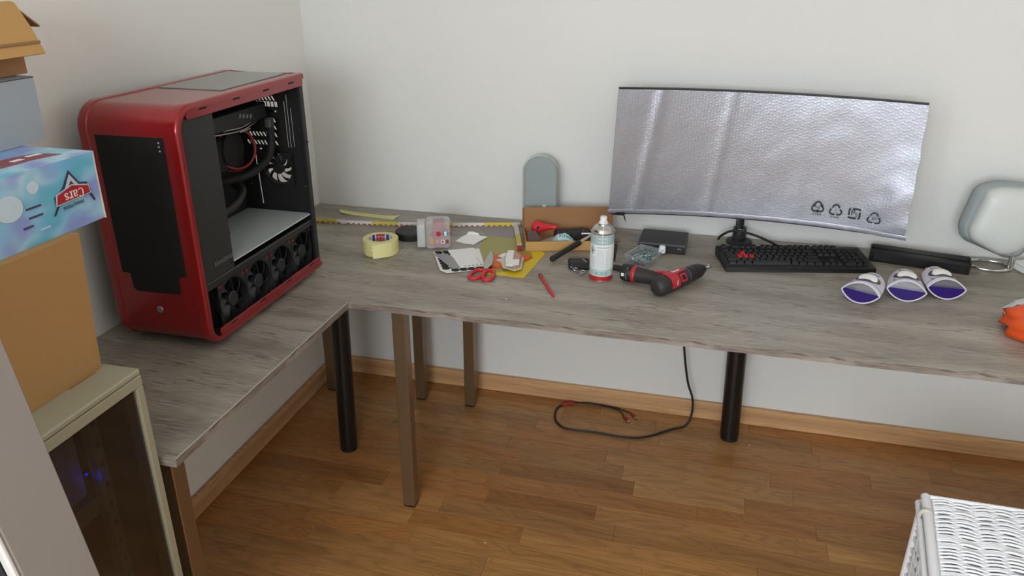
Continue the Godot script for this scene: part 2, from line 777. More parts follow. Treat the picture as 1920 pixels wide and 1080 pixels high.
	rest.uvk = 1.6
	while z < D + 0.05:
		var x := -0.02 - rng.randf() * 0.35
		while x < W:
			var li := rng.randi() % 4
			var l: float = lengths[li]
			var kind := rng.randi() % 4
			var tone: int = tones[rng.randi() % tones.size()]
			if z < 1.36 and x < 2.75 and x + l > 0.1 - z * 0.05:
				var o := mesh_node("plank", meshes[li * 4 + kind], M["oak_%d" % tone])
				o.position = Vector3(x + l / 2, 0, z)
				floor_.add_child(o, true)
			else:
				rest.box(Vector3(x + l / 2, -0.005, z), Vector3(l - 0.0006, 0.0100, rw - 0.0006), 0.0004)
			x += l
		z += rw
		row += 1
	var r := part("plank_field", rest, M.oak_0, floor_)
	r.set_meta("kind", "stuff")


# ---------------------------------------------------------------- desks
func square_leg(o: Node3D, x: float, z: float, top := H - 0.02) -> void:
	var g := G(o)
	g.box(Vector3(x, (top + 0.006) / 2, z), Vector3(0.040, top - 0.006, 0.040), 0.002)
	part("leg", g, M.bronze_steel, o)
	var f := G(o)
	f.box(Vector3(x, 0.0035, z), Vector3(0.037, 0.007, 0.037), 0.001)
	part("foot_cap", f, M.black_plastic, o)


func round_leg(o: Node3D, top: Vector3, foot: Vector3, r: float) -> void:
	var g := G(o)
	g.cyl(foot + Vector3(0, 0.008, 0), top, r, r, 28, 0.002)
	part("leg", g, M.black_leg, o).set_meta("label", "round black leg")
	part("foot_cap", G(o).cyl(foot, foot + Vector3(0, 0.012, 0), r * 0.94, r * 0.94, 24), M.black_plastic, o)


func desks() -> void:
	var wx := 0.5257
	var dz := 0.8504
	var t := 0.0201
	var a := thing("desk", "grey wood desk along the left wall carrying the red computer case", "desk", Vector3(0.26, 0, 0.8))
	var top := G(a)
	top.box(Vector3(wx / 2 + 0.001, H - t / 2, 0.812), Vector3(wx - 0.0022, t, 1.62), 0.0003)
	part("tabletop", top, M.desk_wood, a)
	part("edge_band", G(a).box(Vector3(wx - 0.001, H - t / 2 - 0.0006, (dz + 1.622) / 2), Vector3(0.002, t - 0.0014, 1.620 - dz), 0.0), M.desk_edge, a)
	part("edge_highlight", G(a).box(Vector3(wx - 0.0005, H - 0.0004, (dz + 1.622) / 2), Vector3(0.0026, 0.0016, 1.618 - dz), 0.0004), M.desk_highlight, a)  # pale strip that paints a highlight along the top of this edge
	square_leg(a, 0.075, 0.165)
	square_leg(a, 0.452, 0.142)
	square_leg(a, 0.455, 1.56)
	square_leg(a, 0.06, 1.56)
	round_leg(a, Vector3(0.335, H - t, 0.545), Vector3(0.318, 0, 0.540), 0.031)
	var b := thing("desk", "long grey wood desk along the back wall under the wrapped monitor", "desk", Vector3(1.9, 0, 0.43))
	var tb := G(b)
	tb.box(Vector3((wx + 3.3) / 2 + 0.0001, H - t / 2, dz / 2 + 0.001), Vector3(3.3 - wx, t, dz - 0.004), 0.0003)
	part("tabletop", tb, M.desk_wood, b)
	part("edge_band", G(b).box(Vector3((wx + 3.3) / 2, H - t / 2 - 0.0006, dz - 0.001), Vector3(3.3 - wx, t - 0.0014, 0.002), 0.0), M.desk_edge, b)
	square_leg(b, 0.648, 0.773)
	square_leg(b, 0.657, 0.143)
	square_leg(b, 3.22, 0.773)
	round_leg(b, Vector3(1.629, H - t, 0.128), Vector3(1.652, 0, 0.126), 0.0335)
	for q in [[Vector3(0.953, H + 0.0012, 0.721), "tiny white crumb near the front edge of the long desk"], [Vector3(0.932, 0.0012, 0.891), "tiny white crumb on the floor in front of the desk"], [Vector3(1.724, 0.0012, 0.158), "tiny white crumb on the floor beside the right black leg"]]:
		solo("crumb", Geo.new().ball(Vector3.ZERO, Vector3(0.0024, 0.0012, 0.0019), 8, 6), M.white_plastic, q[1], "crumb", q[0])


# ---------------------------------------------------------------- the rack and what stands on it
func hexa(g: Geo, lo: Array, hi: Array) -> Geo:     # a box between two rings of four corners
	g.g = -1
	var c := Vector3.ZERO
	for p in lo + hi:
		c += p / 8.0
	g.face(lo.duplicate(), c)
	g.face(hi.duplicate(), c)
	for i in 4:
		var j := (i + 1) % 4
		g.face([lo[i], lo[j], hi[j], hi[i]], c)
	return g


func rack() -> void:
	var x0 := 0.02
	var x1 := 0.5
	var y1 := 0.944
	var z0 := 1.634
	var z1 := 2.24
	var zc := (z0 + z1) / 2
	var o := thing("rack_cabinet", "beige metal rack cabinet with smoked glass door at end of left desk", "cabinet", Vector3(0.26, 0, zc))
	var m: Material = M.rack_beige
	part("top_panel", G(o).box(Vector3((x0 + x1) / 2, y1 - 0.006, zc), Vector3(x1 - x0, 0.012, z1 - z0), 0.003), m, o)
	var body := G(o)
	body.box(Vector3((x0 + x1) / 2 - 0.008, y1 / 2, z0 + 0.006), Vector3(x1 - x0 - 0.018, y1 - 0.026, 0.012), 0.002)
	body.box(Vector3((x0 + x1) / 2 - 0.008, y1 / 2, z1 - 0.006), Vector3(x1 - x0 - 0.018, y1 - 0.026, 0.012), 0.002)
	body.box(Vector3(x0 + 0.006, y1 / 2, zc), Vector3(0.012, y1 - 0.03, z1 - z0 - 0.02), 0.002)
	body.box(Vector3((x0 + x1) / 2 - 0.008, 0.03, zc), Vector3(x1 - x0 - 0.02, 0.02, z1 - z0 - 0.02), 0.002)
	part("body", body, m, o)
	var lining := G(o)
	lining.box(Vector3(0.25, y1 / 2, z0 + 0.015), Vector3(0.42, y1 - 0.04, 0.003), 0.0)
	lining.box(Vector3(0.036, y1 / 2, zc), Vector3(0.003, y1 - 0.04, z1 - z0 - 0.05), 0.0)
	part("lining", lining, mat("lining_grey", "#4a4842", 0.8), o)
	var fr := G(o)
	fr.box(Vector3(x1 - 0.009, y1 - 0.0235, zc), Vector3(0.018, 0.0215, z1 - z0), 0.002)
	fr.box(Vector3(x1 - 0.009, 0.05, zc), Vector3(0.018, 0.06, z1 - z0), 0.002)
	fr.box(Vector3(x1 - 0.009, (y1 + 0.046) / 2, z0 + 0.009), Vector3(0.018, y1 - 0.115, 0.018), 0.002)
	fr.box(Vector3(x1 - 0.009, (y1 + 0.046) / 2, z1 - 0.009), Vector3(0.018, y1 - 0.115, 0.018), 0.002)
	part("door_frame", fr, m, o)
	clear("smoked_glass", "#1d1d19", 0.52, 0.06)
	part("door_pane", G(o).box(Vector3(x1 - 0.009, y1 / 2, zc), Vector3(0.004, y1 - 0.08, z1 - z0 - 0.03), 0.0), M.smoked_glass, o).set_meta("label", "smoked glass pane")
	for z in [z0 + 0.055, z1 - 0.055]:
		var r := G(o)
		r.box(Vector3(0.41, y1 / 2, z), Vector3(0.02, y1 - 0.06, 0.024), 0.001)
		part("mounting_rail", r, M.rack_beige, o)
		var holes := G(o)
		for k in 18:
			holes.box(Vector3(0.4202, 0.08 + k * 0.045, z), Vector3(0.001, 0.010, 0.009), 0.0)
		part("rail_holes", holes, M.black_matte, o).set_meta("kind", "stuff")
	var dev := G(o)
	dev.t = dev.t * facing_x(0.14)
	dev.prism(shifted(round_rect(0.42, 0.146, 0.008), Vector2(-1.927, 0.776)), 0.26, 0.002)
	part("server", dev, mat("pale_server", "#b3adb8", 0.5), o)
	part("shelf", G(o).box(Vector3(0.22, 0.664, zc + 0.015), Vector3(0.36, 0.036, z1 - z0 - 0.10), 0.002), M.rack_beige, o)
	part("shelf", G(o).box(Vector3(0.22, 0.40, zc + 0.015), Vector3(0.36, 0.030, z1 - z0 - 0.10), 0.002), M.rack_beige, o)
	var led := mat("blue_led_light", "#1430ff", 0.4)
	led.emission_enabled = true
	led.emission = Color(0.03, 0.12, 1.0)
	led.emission_energy_multiplier = 3.0
	part("switch_box", G(o).box(Vector3(0.30, 0.715, 1.690), Vector3(0.18, 0.06, 0.045), 0.002), M.black_plastic, o)
	part("blue_led", G(o).ball(Vector3(0.3915, 0.737, 1.702), Vector3(0.0026, 0.0026, 0.0026), 10, 6), led, o)
	var l := OmniLight3D.new()
	l.name = "blue_led_glow"
	l.position = Vector3(0.42, 0.737, 1.702)
	l.light_color = Color(0.1, 0.2, 1.0)
	l.light_energy = 0.0006
	l.light_size = 0.004
	l.omni_range = 5.0
	l.omni_attenuation = 2.0
	l.shadow_enabled = true
	add_child(l)


func boxes() -> void:
	# brown box on the rack, bulging a little at its top
	var o := thing("cardboard_box", "plain brown cardboard box standing on top of the beige rack", "box", Vector3(0.25, 0.944, 1.85))
	var lo := [Vector3(0.08, 0.9442, 1.650), Vector3(0.431, 0.9442, 1.650), Vector3(0.431, 0.9442, 2.06), Vector3(0.08, 0.9442, 2.06)]
	var hi := [Vector3(0.07, 1.2032, 1.645), Vector3(0.444, 1.2032, 1.645), Vector3(0.444, 1.2032, 2.06), Vector3(0.07, 1.2032, 2.06)]
	part("carton", hexa(G(o), lo, hi), M.cardboard, o)
	part("bottom_flap", G(o).box(Vector3(0.405, 0.9452, 1.70), Vector3(0.06, 0.002, 0.06), 0.0), M.cardboard_inside, o)
	# the printed box, upside down
	var b := thing("printed_box", "light blue printed toy box lying upside down with a red badge", "box", Vector3(0.25, 1.2034, 1.76))
	var w := 256
	var n1 := noise(71, 0.007, 3)
	var n2 := noise(72, 0.010, 3)
	var im := Image.create(w, w, false, Image.FORMAT_RGB8)
	for y in w:
		for x in w:
			var k := n1.get_noise_2d(x, y * 1.6) * 0.9 + 0.5
			var q := n2.get_noise_2d(x, y * 1.3)
			var c := Color("#76b6de").lerp(Color("#b9d8e2"), clampf(k, 0, 1))
			c = c.lerp(Color("#8d95d2"), clampf(q * 2.2, 0, 0.8))
			c = c.lerp(Color("#5cb2c8"), clampf(-q * 2.0 - 0.2, 0, 0.7))
			im.set_pixel(x, y, c)
	var pm := mat("watercolour_print", "#ffffff", 0.38)
	pm.albedo_texture = tex(im)
	pm.uv1_scale = Vector3(2.6, 2.6, 1)
	var blo := [Vector3(0.09, 1.2036, 1.559), Vector3(0.424, 1.2036, 1.559), Vector3(0.424, 1.2036, 1.99), Vector3(0.09, 1.2036, 1.99)]
	var bhi := [Vector3(0.09, 1.324, 1.556), Vector3(0.426, 1.324, 1.556), Vector3(0.426, 1.324, 1.99), Vector3(0.09, 1.324, 1.99)]
	part("carton", hexa(G(b), blo, bhi), pm, b)
	part("worn_edge", G(b).box(Vector3(0.4252, 1.262, 1.5585), Vector3(0.0016, 0.118, 0.0022), 0.0), mat("worn_card", "#d9c7b6", 0.8), b)
	var F := func(pts: Array, x: float, th := 0.0006) -> Geo:      # flat print on the side, given as (z, y)
		var g := G(b)
		g.t = g.t * facing_x(x)
		var p := PackedVector2Array()
		for q in pts:
			p.append(Vector2(-q.x, q.y))
		return g.prism(p, th)
	var V := func(z: float, y: float) -> Vector2: return Vector2(z, y)
	part("badge_shade", F.call([V.call(1.6609, 1.2677), V.call(1.6446, 1.276), V.call(1.6385, 1.2813), V.call(1.6207, 1.3055), V.call(1.6028, 1.2805), V.call(1.5864, 1.2771), V.call(1.5797, 1.2597), V.call(1.584, 1.256), V.call(1.661, 1.2525)], 0.4262), M.print_navy, b)
	part("badge_leg", F.call([V.call(1.6575, 1.2535), V.call(1.6690, 1.2385), V.call(1.6650, 1.2385), V.call(1.6520, 1.2535)], 0.4258), M.print_navy, b)
	part("badge_leg", F.call([V.call(1.5860, 1.2575), V.call(1.5770, 1.2403), V.call(1.5735, 1.2420), V.call(1.5810, 1.2575)], 0.4258), M.print_navy, b)
	part("badge_chevron", F.call([V.call(1.6374, 1.2745), V.call(1.6209, 1.2985), V.call(1.6040, 1.2755), V.call(1.6100, 1.2745), V.call(1.6206, 1.2880), V.call(1.6305, 1.2745)], 0.4268), mat("print_silver", "#c9cfd6", 0.35, 0.2), b)
	part("badge_rim", F.call([V.call(1.6570, 1.2720), V.call(1.6207, 1.2813), V.call(1.5845, 1.2728), V.call(1.5815, 1.2562), V.call(1.6615, 1.2530)], 0.4270), M.print_silver, b)
	part("badge", F.call([V.call(1.6547, 1.2703), V.call(1.6207, 1.2793), V.call(1.5862, 1.2710), V.call(1.5842, 1.2577), V.call(1.6590, 1.2550)], 0.4275), M.print_red, b)
	var up := Basis(Vector3(0, -0.03, 1).normalized(), Vector3(0, -1, -0.03).normalized(), Vector3.RIGHT)   # lettering on its head
	part("lettering", G(b).text("Cars", 0.0155, Transform3D(up, Vector3(0.4283, 1.2635, 1.6195)), null, 0.0004, "Droid Serif"), M.print_white, b)
	part("lettering", G(b).text("Disney PIXAR", 0.0055, Transform3D(up, Vector3(0.4262, 1.2460, 1.6235)), null, 0.0004, "Droid Serif"), M.print_navy, b)
	for q in [[1.749, 1.275, 0.052, 0.042], [1.6965, 1.296, 0.022, 0.020]]:
		var g := G(b)
		g.t = g.t * facing_x(0.4258)
		part("print_spot", g.prism(shifted(oval(q[2], q[3]), Vector2(-q[0], q[1])), 0.0005), mat("print_pale", "#c4d6e0", 0.5), b)
	for q in [[1.704, 1.265, 0.030], [1.703, 1.250, 0.028], [1.722, 1.2368, 0.020], [1.690, 1.2258, 0.020]]:
		part("print_line", G(b).box(Vector3(0.4256, q[1], q[0]), Vector3(0.0010, 0.0028, q[2]), 0.0), mat("print_maroon" if q[1] > 1.23 else "print_pale", "#4a2c50", 0.6), b)
	var band := G(b)
	band.t = band.t * lying(1.3241)
	var bp := PackedVector2Array([Vector2(0.392, -1.59), Vector2(0.380, -1.636), Vector2(0.374, -1.72), Vector2(0.345, -1.72), Vector2(0.330, -1.65), Vector2(0.345, -1.60)])
	part("printed_band", band.prism(bp, 0.0005), mat("print_dull_red", "#8f4a4e", 0.5), b)
	var wl := G(b)
	wl.t = wl.t * lying(1.3243)
	wl.prism(PackedVector2Array([Vector2(0.362, -1.60), Vector2(0.356, -1.625), Vector2(0.348, -1.625), Vector2(0.350, -1.60)]), 0.0006)
	wl.prism(PackedVector2Array([Vector2(0.364, -1.64), Vector2(0.362, -1.66), Vector2(0.352, -1.66), Vector2(0.352, -1.64)]), 0.0006)
	part("print_flash", wl, M.print_white, b)
	# the grey box
	var c := thing("grey_box", "plain grey carton between the blue printed box and the open carton", "box", Vector3(0.15, 1.3245, 1.70))
	part("carton", hexa(G(c), [Vector3(0.03, 1.3248, 1.504), Vector3(0.280, 1.3248, 1.504), Vector3(0.279, 1.3248, 1.92), Vector3(0.03, 1.3248, 1.92)], [Vector3(0.03, 1.4395, 1.506), Vector3(0.284, 1.4395, 1.506), Vector3(0.283, 1.4395, 1.92), Vector3(0.03, 1.4395, 1.92)]), M.grey_card, c)
	part("lid_seam", G(c).box(Vector3(0.2838, 1.4382, 1.713), Vector3(0.0012, 0.0016, 0.414), 0.0), M.dark_grey, c)
	# the open carton on top
	var d := thing("open_carton", "small brown carton with open flaps on top of the box stack", "box", Vector3(0.15, 1.4397, 1.66))
	var body := G(d)
	body.box(Vector3(0.155, 1.4415, 1.66), Vector3(0.19, 0.003, 0.352), 0.0)
	body.box(Vector3(0.2505, 1.5015, 1.66), Vector3(0.003, 0.122, 0.352), 0.0)
	body.box(Vector3(0.0585, 1.5015, 1.66), Vector3(0.003, 0.122, 0.352), 0.0)
	body.box(Vector3(0.155, 1.5015, 1.4855), Vector3(0.190, 0.122, 0.003), 0.0)
	body.box(Vector3(0.155, 1.5015, 1.8345), Vector3(0.190, 0.122, 0.003), 0.0)
	part("carton", body, M.cardboard_inside, d)
	var f1 := G(d)
	f1.sheet([[Vector3(0.249, 1.5640, 1.835), Vector3(0.249, 1.5640, 1.484)], [Vector3(0.256, 1.561, 1.838), Vector3(0.256, 1.561, 1.481)], [Vector3(0.283, 1.520, 1.85), Vector3(0.281, 1.520, 1.482)], [Vector3(0.306, 1.4765, 1.86), Vector3(0.304, 1.4775, 1.486)]].map(func(r): return [r[1], r[0].lerp(r[1], 0.5), r[0]]), 0.003)
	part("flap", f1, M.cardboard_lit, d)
	part("tape_stripe", G(d).sheet([[Vector3(0.2945, 1.4985, 1.4845), Vector3(0.2965, 1.4985, 1.855)], [Vector3(0.2965, 1.4945, 1.4850), Vector3(0.2985, 1.4945, 1.855)]], -0.0015), mat("tape_brown", "#8b6840", 0.5), d)
	var f2 := G(d)
	f2.sheet([[Vector3(0.06, 1.561, 1.484), Vector3(0.25, 1.561, 1.484)], [Vector3(0.06, 1.5190, 1.430), Vector3(0.25, 1.5190, 1.430)]], 0.003)
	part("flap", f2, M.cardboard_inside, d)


func glass_door() -> void:
	var o := thing("framed_glass_door", "tall pale grey frame with dark glass, nearest thing at lower left", "door", Vector3(0.62, 0.0, 1.842))
	o.rotation.x = 0.1145
	var m: Material = mat("frame_grey", "#96908a", 0.55)
	var y1 := 1.42
	part("stile", Geo.new().box(Vector3(-0.012, y1 / 2 + 0.01, 0.053), Vector3(0.024, y1 - 0.02, 0.106), 0.003), m, o)
	part("stile", Geo.new().box(Vector3(-0.012, y1 / 2 + 0.01, 0.547), Vector3(0.024, y1 - 0.02, 0.106), 0.003), m, o)
	part("rail", Geo.new().box(Vector3(-0.012, y1 - 0.05, 0.30), Vector3(0.024, 0.10, 0.388), 0.003), m, o)
	part("rail", Geo.new().box(Vector3(-0.012, 0.07, 0.30), Vector3(0.024, 0.10, 0.388), 0.003), m, o)
	var bead := Geo.new()
	for z in [0.1105, 0.4895]:
		bead.box(Vector3(-0.007, y1 / 2 + 0.01, z), Vector3(0.014, y1 - 0.22, 0.009), 0.003)
	part("bead", bead, M.white_plastic, o)
	part("pane", Geo.new().box(Vector3(-0.016, y1 / 2, 0.30), Vector3(0.005, y1 - 0.22, 0.40), 0.0), mat("dark_glass", "#0b0d12", 0.08), o)


# ---------------------------------------------------------------- the wicker basket
func basket() -> void:
	var o := thing("wicker_basket", "white woven wicker basket with a flat lid on the oak floor", "basket", Vector3(2.2, 0, 1.25))
	var A := Vector3(2.026, 0.5, 1.030)
	var B := Vector3(2.50, 0.5, 1.035)
	var C := Vector3(2.47, 0.5, 1.52)
	var D := Vector3(1.955, 0.5, 1.50)
	var white := mat("white_wicker", "#e9e9ea", 0.5)
	var shade := mat("wicker_core", "#d6d6da", 0.8)
	var dn := Vector3(0, -0.482, 0)
	var i1 := Vector3(0.012, -0.012, 0.012)
	part("core", hexa(G(o), [A + dn + i1, B + dn + Vector3(-0.012, -0.0, 0.012), C + dn + Vector3(-0.012, 0, -0.012), D + dn + Vector3(0.012, 0, -0.012)], [A + i1, B + Vector3(-0.012, -0.012, 0.012), C + Vector3(-0.012, -0.012, -0.012), D + Vector3(0.012, -0.012, -0.012)]), shade, o)
	var weave := func(a: Vector3, b: Vector3, c: Vector3, d: Vector3, out: Vector3, rows: int, stakes: int, r: float, name_: String) -> void:
		var g := G(o)
		for i in rows:
			var v := (i + 0.5) / rows
			var l0 := a.lerp(d, v)
			var l1 := b.lerp(c, v)
			var pts := []
			var flip := 1 if rng.randf() < 0.4 else 0
			for k in stakes * 4 + 1:
				var u := float(k) / (stakes * 4)
				var wv := sin(PI * (u * stakes + flip)) * 0.0032
				var step := cos(PI * u * stakes) * 0.0021
				pts.append(l0.lerp(l1, u) + out * wv + (d - a).normalized() * (step + rng.randf_range(-0.0006, 0.0006)))
			g.tube(pts, r * rng.randf_range(0.85, 1.1), 5)
		part(name_, g, white, o).set_meta("kind", "stuff")
		var s := G(o)
		for k in stakes + 1:
			var u := float(k) / stakes
			s.tube([a.lerp(b, u) - out * 0.003, d.lerp(c, u) - out * 0.003], 0.0035, 6)
		part("stakes", s, white, o).set_meta("kind", "stuff")
	var e := Vector3(0.020, 0, 0)
	weave.call(A + e + Vector3(0, -0.004, 0.008), B + Vector3(0, -0.004, 0.008), C + Vector3(0, -0.004, 0), D + e + Vector3(0, -0.004, 0), Vector3.UP, 86, 11, 0.0032, "lid_weave")
	var low := Vector3(0, -0.028, 0)
	var out_l := Vector3(-1, 0, -0.15).normalized()
	weave.call(D + low + Vector3(0.006, 0, 0), A + low + Vector3(0.006, 0, 0), A + dn + Vector3(0.012, 0, 0), D + dn + Vector3(0.012, 0, 0), out_l, 70, 12, 0.0033, "side_weave")
	weave.call(A + low + Vector3(0, 0, 0.006), B + low + Vector3(0, 0, 0.006), B + dn + Vector3(0, 0, 0.012), A + dn + Vector3(0, 0, 0.012), Vector3.FORWARD, 70, 11, 0.0033, "side_weave")
	# rims: the lid's border wrapped in cane, the body's rim just below
	for q in [[A, D, 0.0105], [A, B, 0.0065], [B, C, 0.008], [D, C, 0.008]]:
		var p: Vector3 = q[0]
		var n := int(p.distance_to(q[1]) / 0.0105)
		var pts := []
		var rad := []
		for k in n * 2 + 1:
			pts.append(p.lerp(q[1], k / (n * 2.0)) + Vector3(0.008 if q[2] > 0.01 else 0.0, -0.004, 0.0))
			rad.append(q[2] * (1.0 if k % 2 == 0 else 0.93))
		part("lid_rim", G(o).tube(pts, rad, 10), white, o)
	for q in [[A, D], [A, B]]:
		var rim := G(o)
		var p: Vector3 = q[0] + Vector3(0, -0.024, 0)
		var pts := []
		for k in 41:
			pts.append(p.lerp(q[1] + Vector3(0, -0.024, 0), k / 40.0) + Vector3(-0.003, (0.0012 if k % 2 else -0.0012), -0.003))
		rim.tube(pts, 0.0075, 8)
		part("body_rim", rim, white, o)
	part("corner_post", G(o).cyl(A + Vector3(0.006, -0.48, 0.006), A + Vector3(0.006, -0.02, 0.006), 0.011, 0.011, 14), white, o)
	var loop := G(o)
	var lp := []
	for k in 15:
		var a := -0.4 + (PI + 0.6) * k / 14.0
		lp.append(A + Vector3(-0.004 - 0.013 * cos(a), -0.012 + 0.016 * sin(a), 0.062 + 0.002 * k / 14.0))
	loop.tube(lp, 0.0052, 8)
	part("hinge_loop", loop, mat("cream_leather", "#b9b3a4", 0.6), o).set_meta("label", "cream loop tying the lid")


# ---------------------------------------------------------------- the computer case
func fan(o: Node3D, at: Transform3D, size: float, blades: int, depth: float, m: Material, corners: Material) -> void:   # a fan facing its own +z
	var R := size * 0.475
	var f := G(o)
	f.t = G(o).t * at * Transform3D(Basis(Vector3.RIGHT, PI / 2), Vector3(0, 0, depth / 2))
	f.lathe([Vector2(R, -depth / 2), Vector2(R + 0.002, -depth / 2), Vector2(R + 0.002, depth / 2), Vector2(R, depth / 2), Vector2(R, -depth / 2)], 36)
	f.t = G(o).t * at
	var h := size / 2
	for k in 4:
		var p := PackedVector2Array()
		for i in 9:
			var a := PI / 2 * (k + i / 8.0)
			p.append(Vector2(cos(a), sin(a)) * (R + 0.001))
		p.append(Vector2(cos(PI / 2 * (k + 1)), sin(PI / 2 * (k + 1))) * h)
		p.append(Vector2([1, -1, -1, 1][k], [1, 1, -1, -1][k]) * h)
		p.append(Vector2(cos(PI / 2 * k), sin(PI / 2 * k)) * h)
		f.prism(p, 0.004)
		f.prism(p, 0.004, 0.0, depth - 0.004)
	var fm := part("fan", f, m, o)
	var r := G(o)
	r.t = r.t * at * Transform3D(Basis(Vector3.RIGHT, PI / 2), Vector3(0, 0, depth * 0.5))
	r.lathe([Vector2(0, -depth * 0.4), Vector2(size * 0.15, -depth * 0.4), Vector2(size * 0.17, -depth * 0.3), Vector2(size * 0.17, depth * 0.42), Vector2(size * 0.155, depth * 0.5), Vector2(0, depth * 0.5)], 28)
	r.t = G(o).t * at
	part("hub", r, m, fm)
	for k in blades:
		var b := G(o)
		b.t = b.t * at * Transform3D(Basis(Vector3.BACK, TAU * k / blades + 0.15), Vector3(0, 0, depth * 0.5))
		var rows := []
		for i in 5:
			var u := i / 4.0
			var rad := lerpf(size * 0.16, R - 0.002, u)
			var w := TAU / blades * lerpf(0.55, 0.62, u)
			var lean := u * u * 0.35
			var row := []
			for j in 4:
				var s := j / 3.0 - 0.5
				var a := lean + s * w
				row.append(Vector3(cos(a) * rad, sin(a) * rad, s * depth * 0.65))
			rows.append(row)
		b.sheet(rows, 0.0012)
		part("blade", b, m, fm)
	if corners:
		for k in 4:
			var c := G(o)
			c.t = c.t * at
			c.box(Vector3([1, -1, -1, 1][k] * (h - 0.008), [1, 1, -1, -1][k] * (h - 0.008), depth), Vector3(0.006, 0.005, 0.003), 0.001)
			part("corner_pad", c, corners, fm)


func computer() -> void:
	var o := thing("computer_case", "large red computer case with open side and black mesh front on left desk", "computer", Vector3(0.215, H, 0.9375))
	var x0 := 0.085
	var x1 := 0.345
	var yb := 0.755
	var yt := 1.337
	var zr := 0.650
	var zf := 1.225
	# the wrap-round shell: one section swept over the top, down the front and back underneath
	var path := [[Vector2(zr, yt), Vector2(0, 1)]]
	for i in 13:
		var a := PI / 2 - PI / 2 * i / 12.0
		path.append([Vector2(zf - 0.062, yt - 0.062) + Vector2(cos(a), sin(a)) * 0.062, Vector2(cos(a), sin(a))])
	for i in 11:
		var a := -PI / 2 * i / 10.0
		path.append([Vector2(zf - 0.05, yb + 0.05) + Vector2(cos(a), sin(a)) * 0.05, Vector2(cos(a), sin(a))])
	path.append([Vector2(zr, yb), Vector2(0, -1)])
	var sec := [[-0.13, -0.015], [-0.1265, -0.015], [-0.122, -0.0055], [0.122, -0.0055], [0.1265, -0.015], [0.13, -0.015], [0.13, -0.0055], [0.1285, -0.0025], [0.126, -0.0006], [0.123, 0.0], [0.106, 0.0], [0.103, -0.0028], [-0.103, -0.0028], [-0.106, 0.0], [-0.123, 0.0], [-0.126, -0.0006], [-0.1285, -0.0025], [-0.13, -0.0055]]
	var rings := []
	for p in path:
		var ring := []
		for s in sec:
			var q: Vector2 = p[0] + p[1] * s[1]
			ring.append(Vector3(0.215 + s[0], q.y, q.x))
		rings.append(ring)
	part("shell", G(o).loft(rings, true, 0.55), M.red_lacquer, o)
	# flanges along the open side, with their dark slots
	var fl := G(o)
	fl.t = fl.t * facing_x(x1 - 0.008)
	fl.prism(round_poly([Vector2(-1.178, 1.302), Vector2(-0.652, 1.302), Vector2(-0.652, 1.3325), Vector2(-1.150, 1.3325), Vector2(-1.178, 1.318)], 0.008), 0.005, 0.001)
	var upper := part("side_flange", fl, M.red_lacquer, o)
	for z in [1.118, 0.982, 0.845, 0.716]:
		var s := G(o)
		s.t = s.t * facing_x(x1 - 0.0032)
		s.prism(PackedVector2Array([Vector2(-z - 0.017, 1.3165), Vector2(-z + 0.013, 1.3165), Vector2(-z + 0.017, 1.3205), Vector2(-z - 0.010, 1.3215)]), 0.0006)
		part("slot", s, M.black_matte, upper)
	var lower := part("side_flange", G(o).box(Vector3(x1 - 0.0055, 0.7755, 0.915), Vector3(0.005, 0.023, 0.525), 0.001), M.red_lacquer, o)
	for z in [1.12, 0.98, 0.845, 0.71]:
		part("slot", G(o).box(Vector3(x1 - 0.0031, 0.7815, z), Vector3(0.0006, 0.004, 0.03), 0.0), M.black_matte, lower)
	# front mesh, status holes and power button
	var fm := G(o)
	fm.prism(PackedVector2Array([Vector2(0.127, 1.268), Vector2(0.126, 0.936), Vector2(0.148, 0.934), Vector2(0.150, 0.897), Vector2(0.160, 0.889), Vector2(0.281, 0.891), Vector2(0.283, 0.935), Vector2(0.304, 0.939), Vector2(0.306, 1.270)]), 0.003, 0.0008, zf - 0.0045)
	var mesh_m := mat("fine_mesh", "#0b0b0b", 0.8)
	part("front_mesh", fm, mesh_m, o)
	for y in [1.2580, 1.2490, 1.2395]:
		part("status_light", G(o).ball(Vector3(0.2925, y, zf - 0.001), Vector3(0.0028, 0.0028, 0.0014), 10, 6), M.steel, o)
	var pb := G(o)
	pb.cyl(Vector3(0.213, 0.845, zf - 0.004), Vector3(0.213, 0.845, zf - 0.0012), 0.0088, 0.0088, 24, 0.001)
	part("power_button", pb, M.steel, o)
	# glass in the top
	part("top_window", G(o).box(Vector3(0.209, yt - 0.0022, 0.8215), Vector3(0.180, 0.003, 0.307), 0.001), mat("smoky_top_glass", "#6f706a", 0.06, 0.35), o)
	# the dark chassis inside
	var ch := G(o)
	ch.box(Vector3(x0 + 0.004, 1.045, 0.92), Vector3(0.004, 0.55, 0.53), 0.0)
	ch.box(Vector3(0.118, 1.115, 0.88), Vector3(0.003, 0.39, 0.44), 0.0)
	ch.box(Vector3(0.213, 1.318, 0.91), Vector3(0.245, 0.004, 0.50), 0.0)
	ch.box(Vector3(0.213, 0.768, 0.92), Vector3(0.245, 0.004, 0.53), 0.0)
	ch.box(Vector3(0.213, 1.045, 1.204), Vector3(0.245, 0.50, 0.004), 0.0)
	part("chassis", ch, M.black_matte, o)
	part("rear_post", G(o).box(Vector3(x1 - 0.010, 1.042, 0.6615), Vector3(0.012, 0.53, 0.018), 0.002), M.black_plastic, o)
	part("thumb_screw", G(o).cyl(Vector3(x1 - 0.005, 1.144, 0.660), Vector3(x1 - 0.001, 1.144, 0.660), 0.0045, 0.004, 12), M.black_plastic, o)
	# rear panel with its openings: the wall behind shows through them
	var rear := CSGCombiner3D.new()
	rear.name = "rear_panel"
	rear.position = Vector3(0, 0, 0) - o.position
	var plate := CSGBox3D.new()
	plate.name = "plate"
	plate.size = Vector3(0.25, 0.56, 0.002)
	plate.position = Vector3(0.215, 1.045, 0.656)
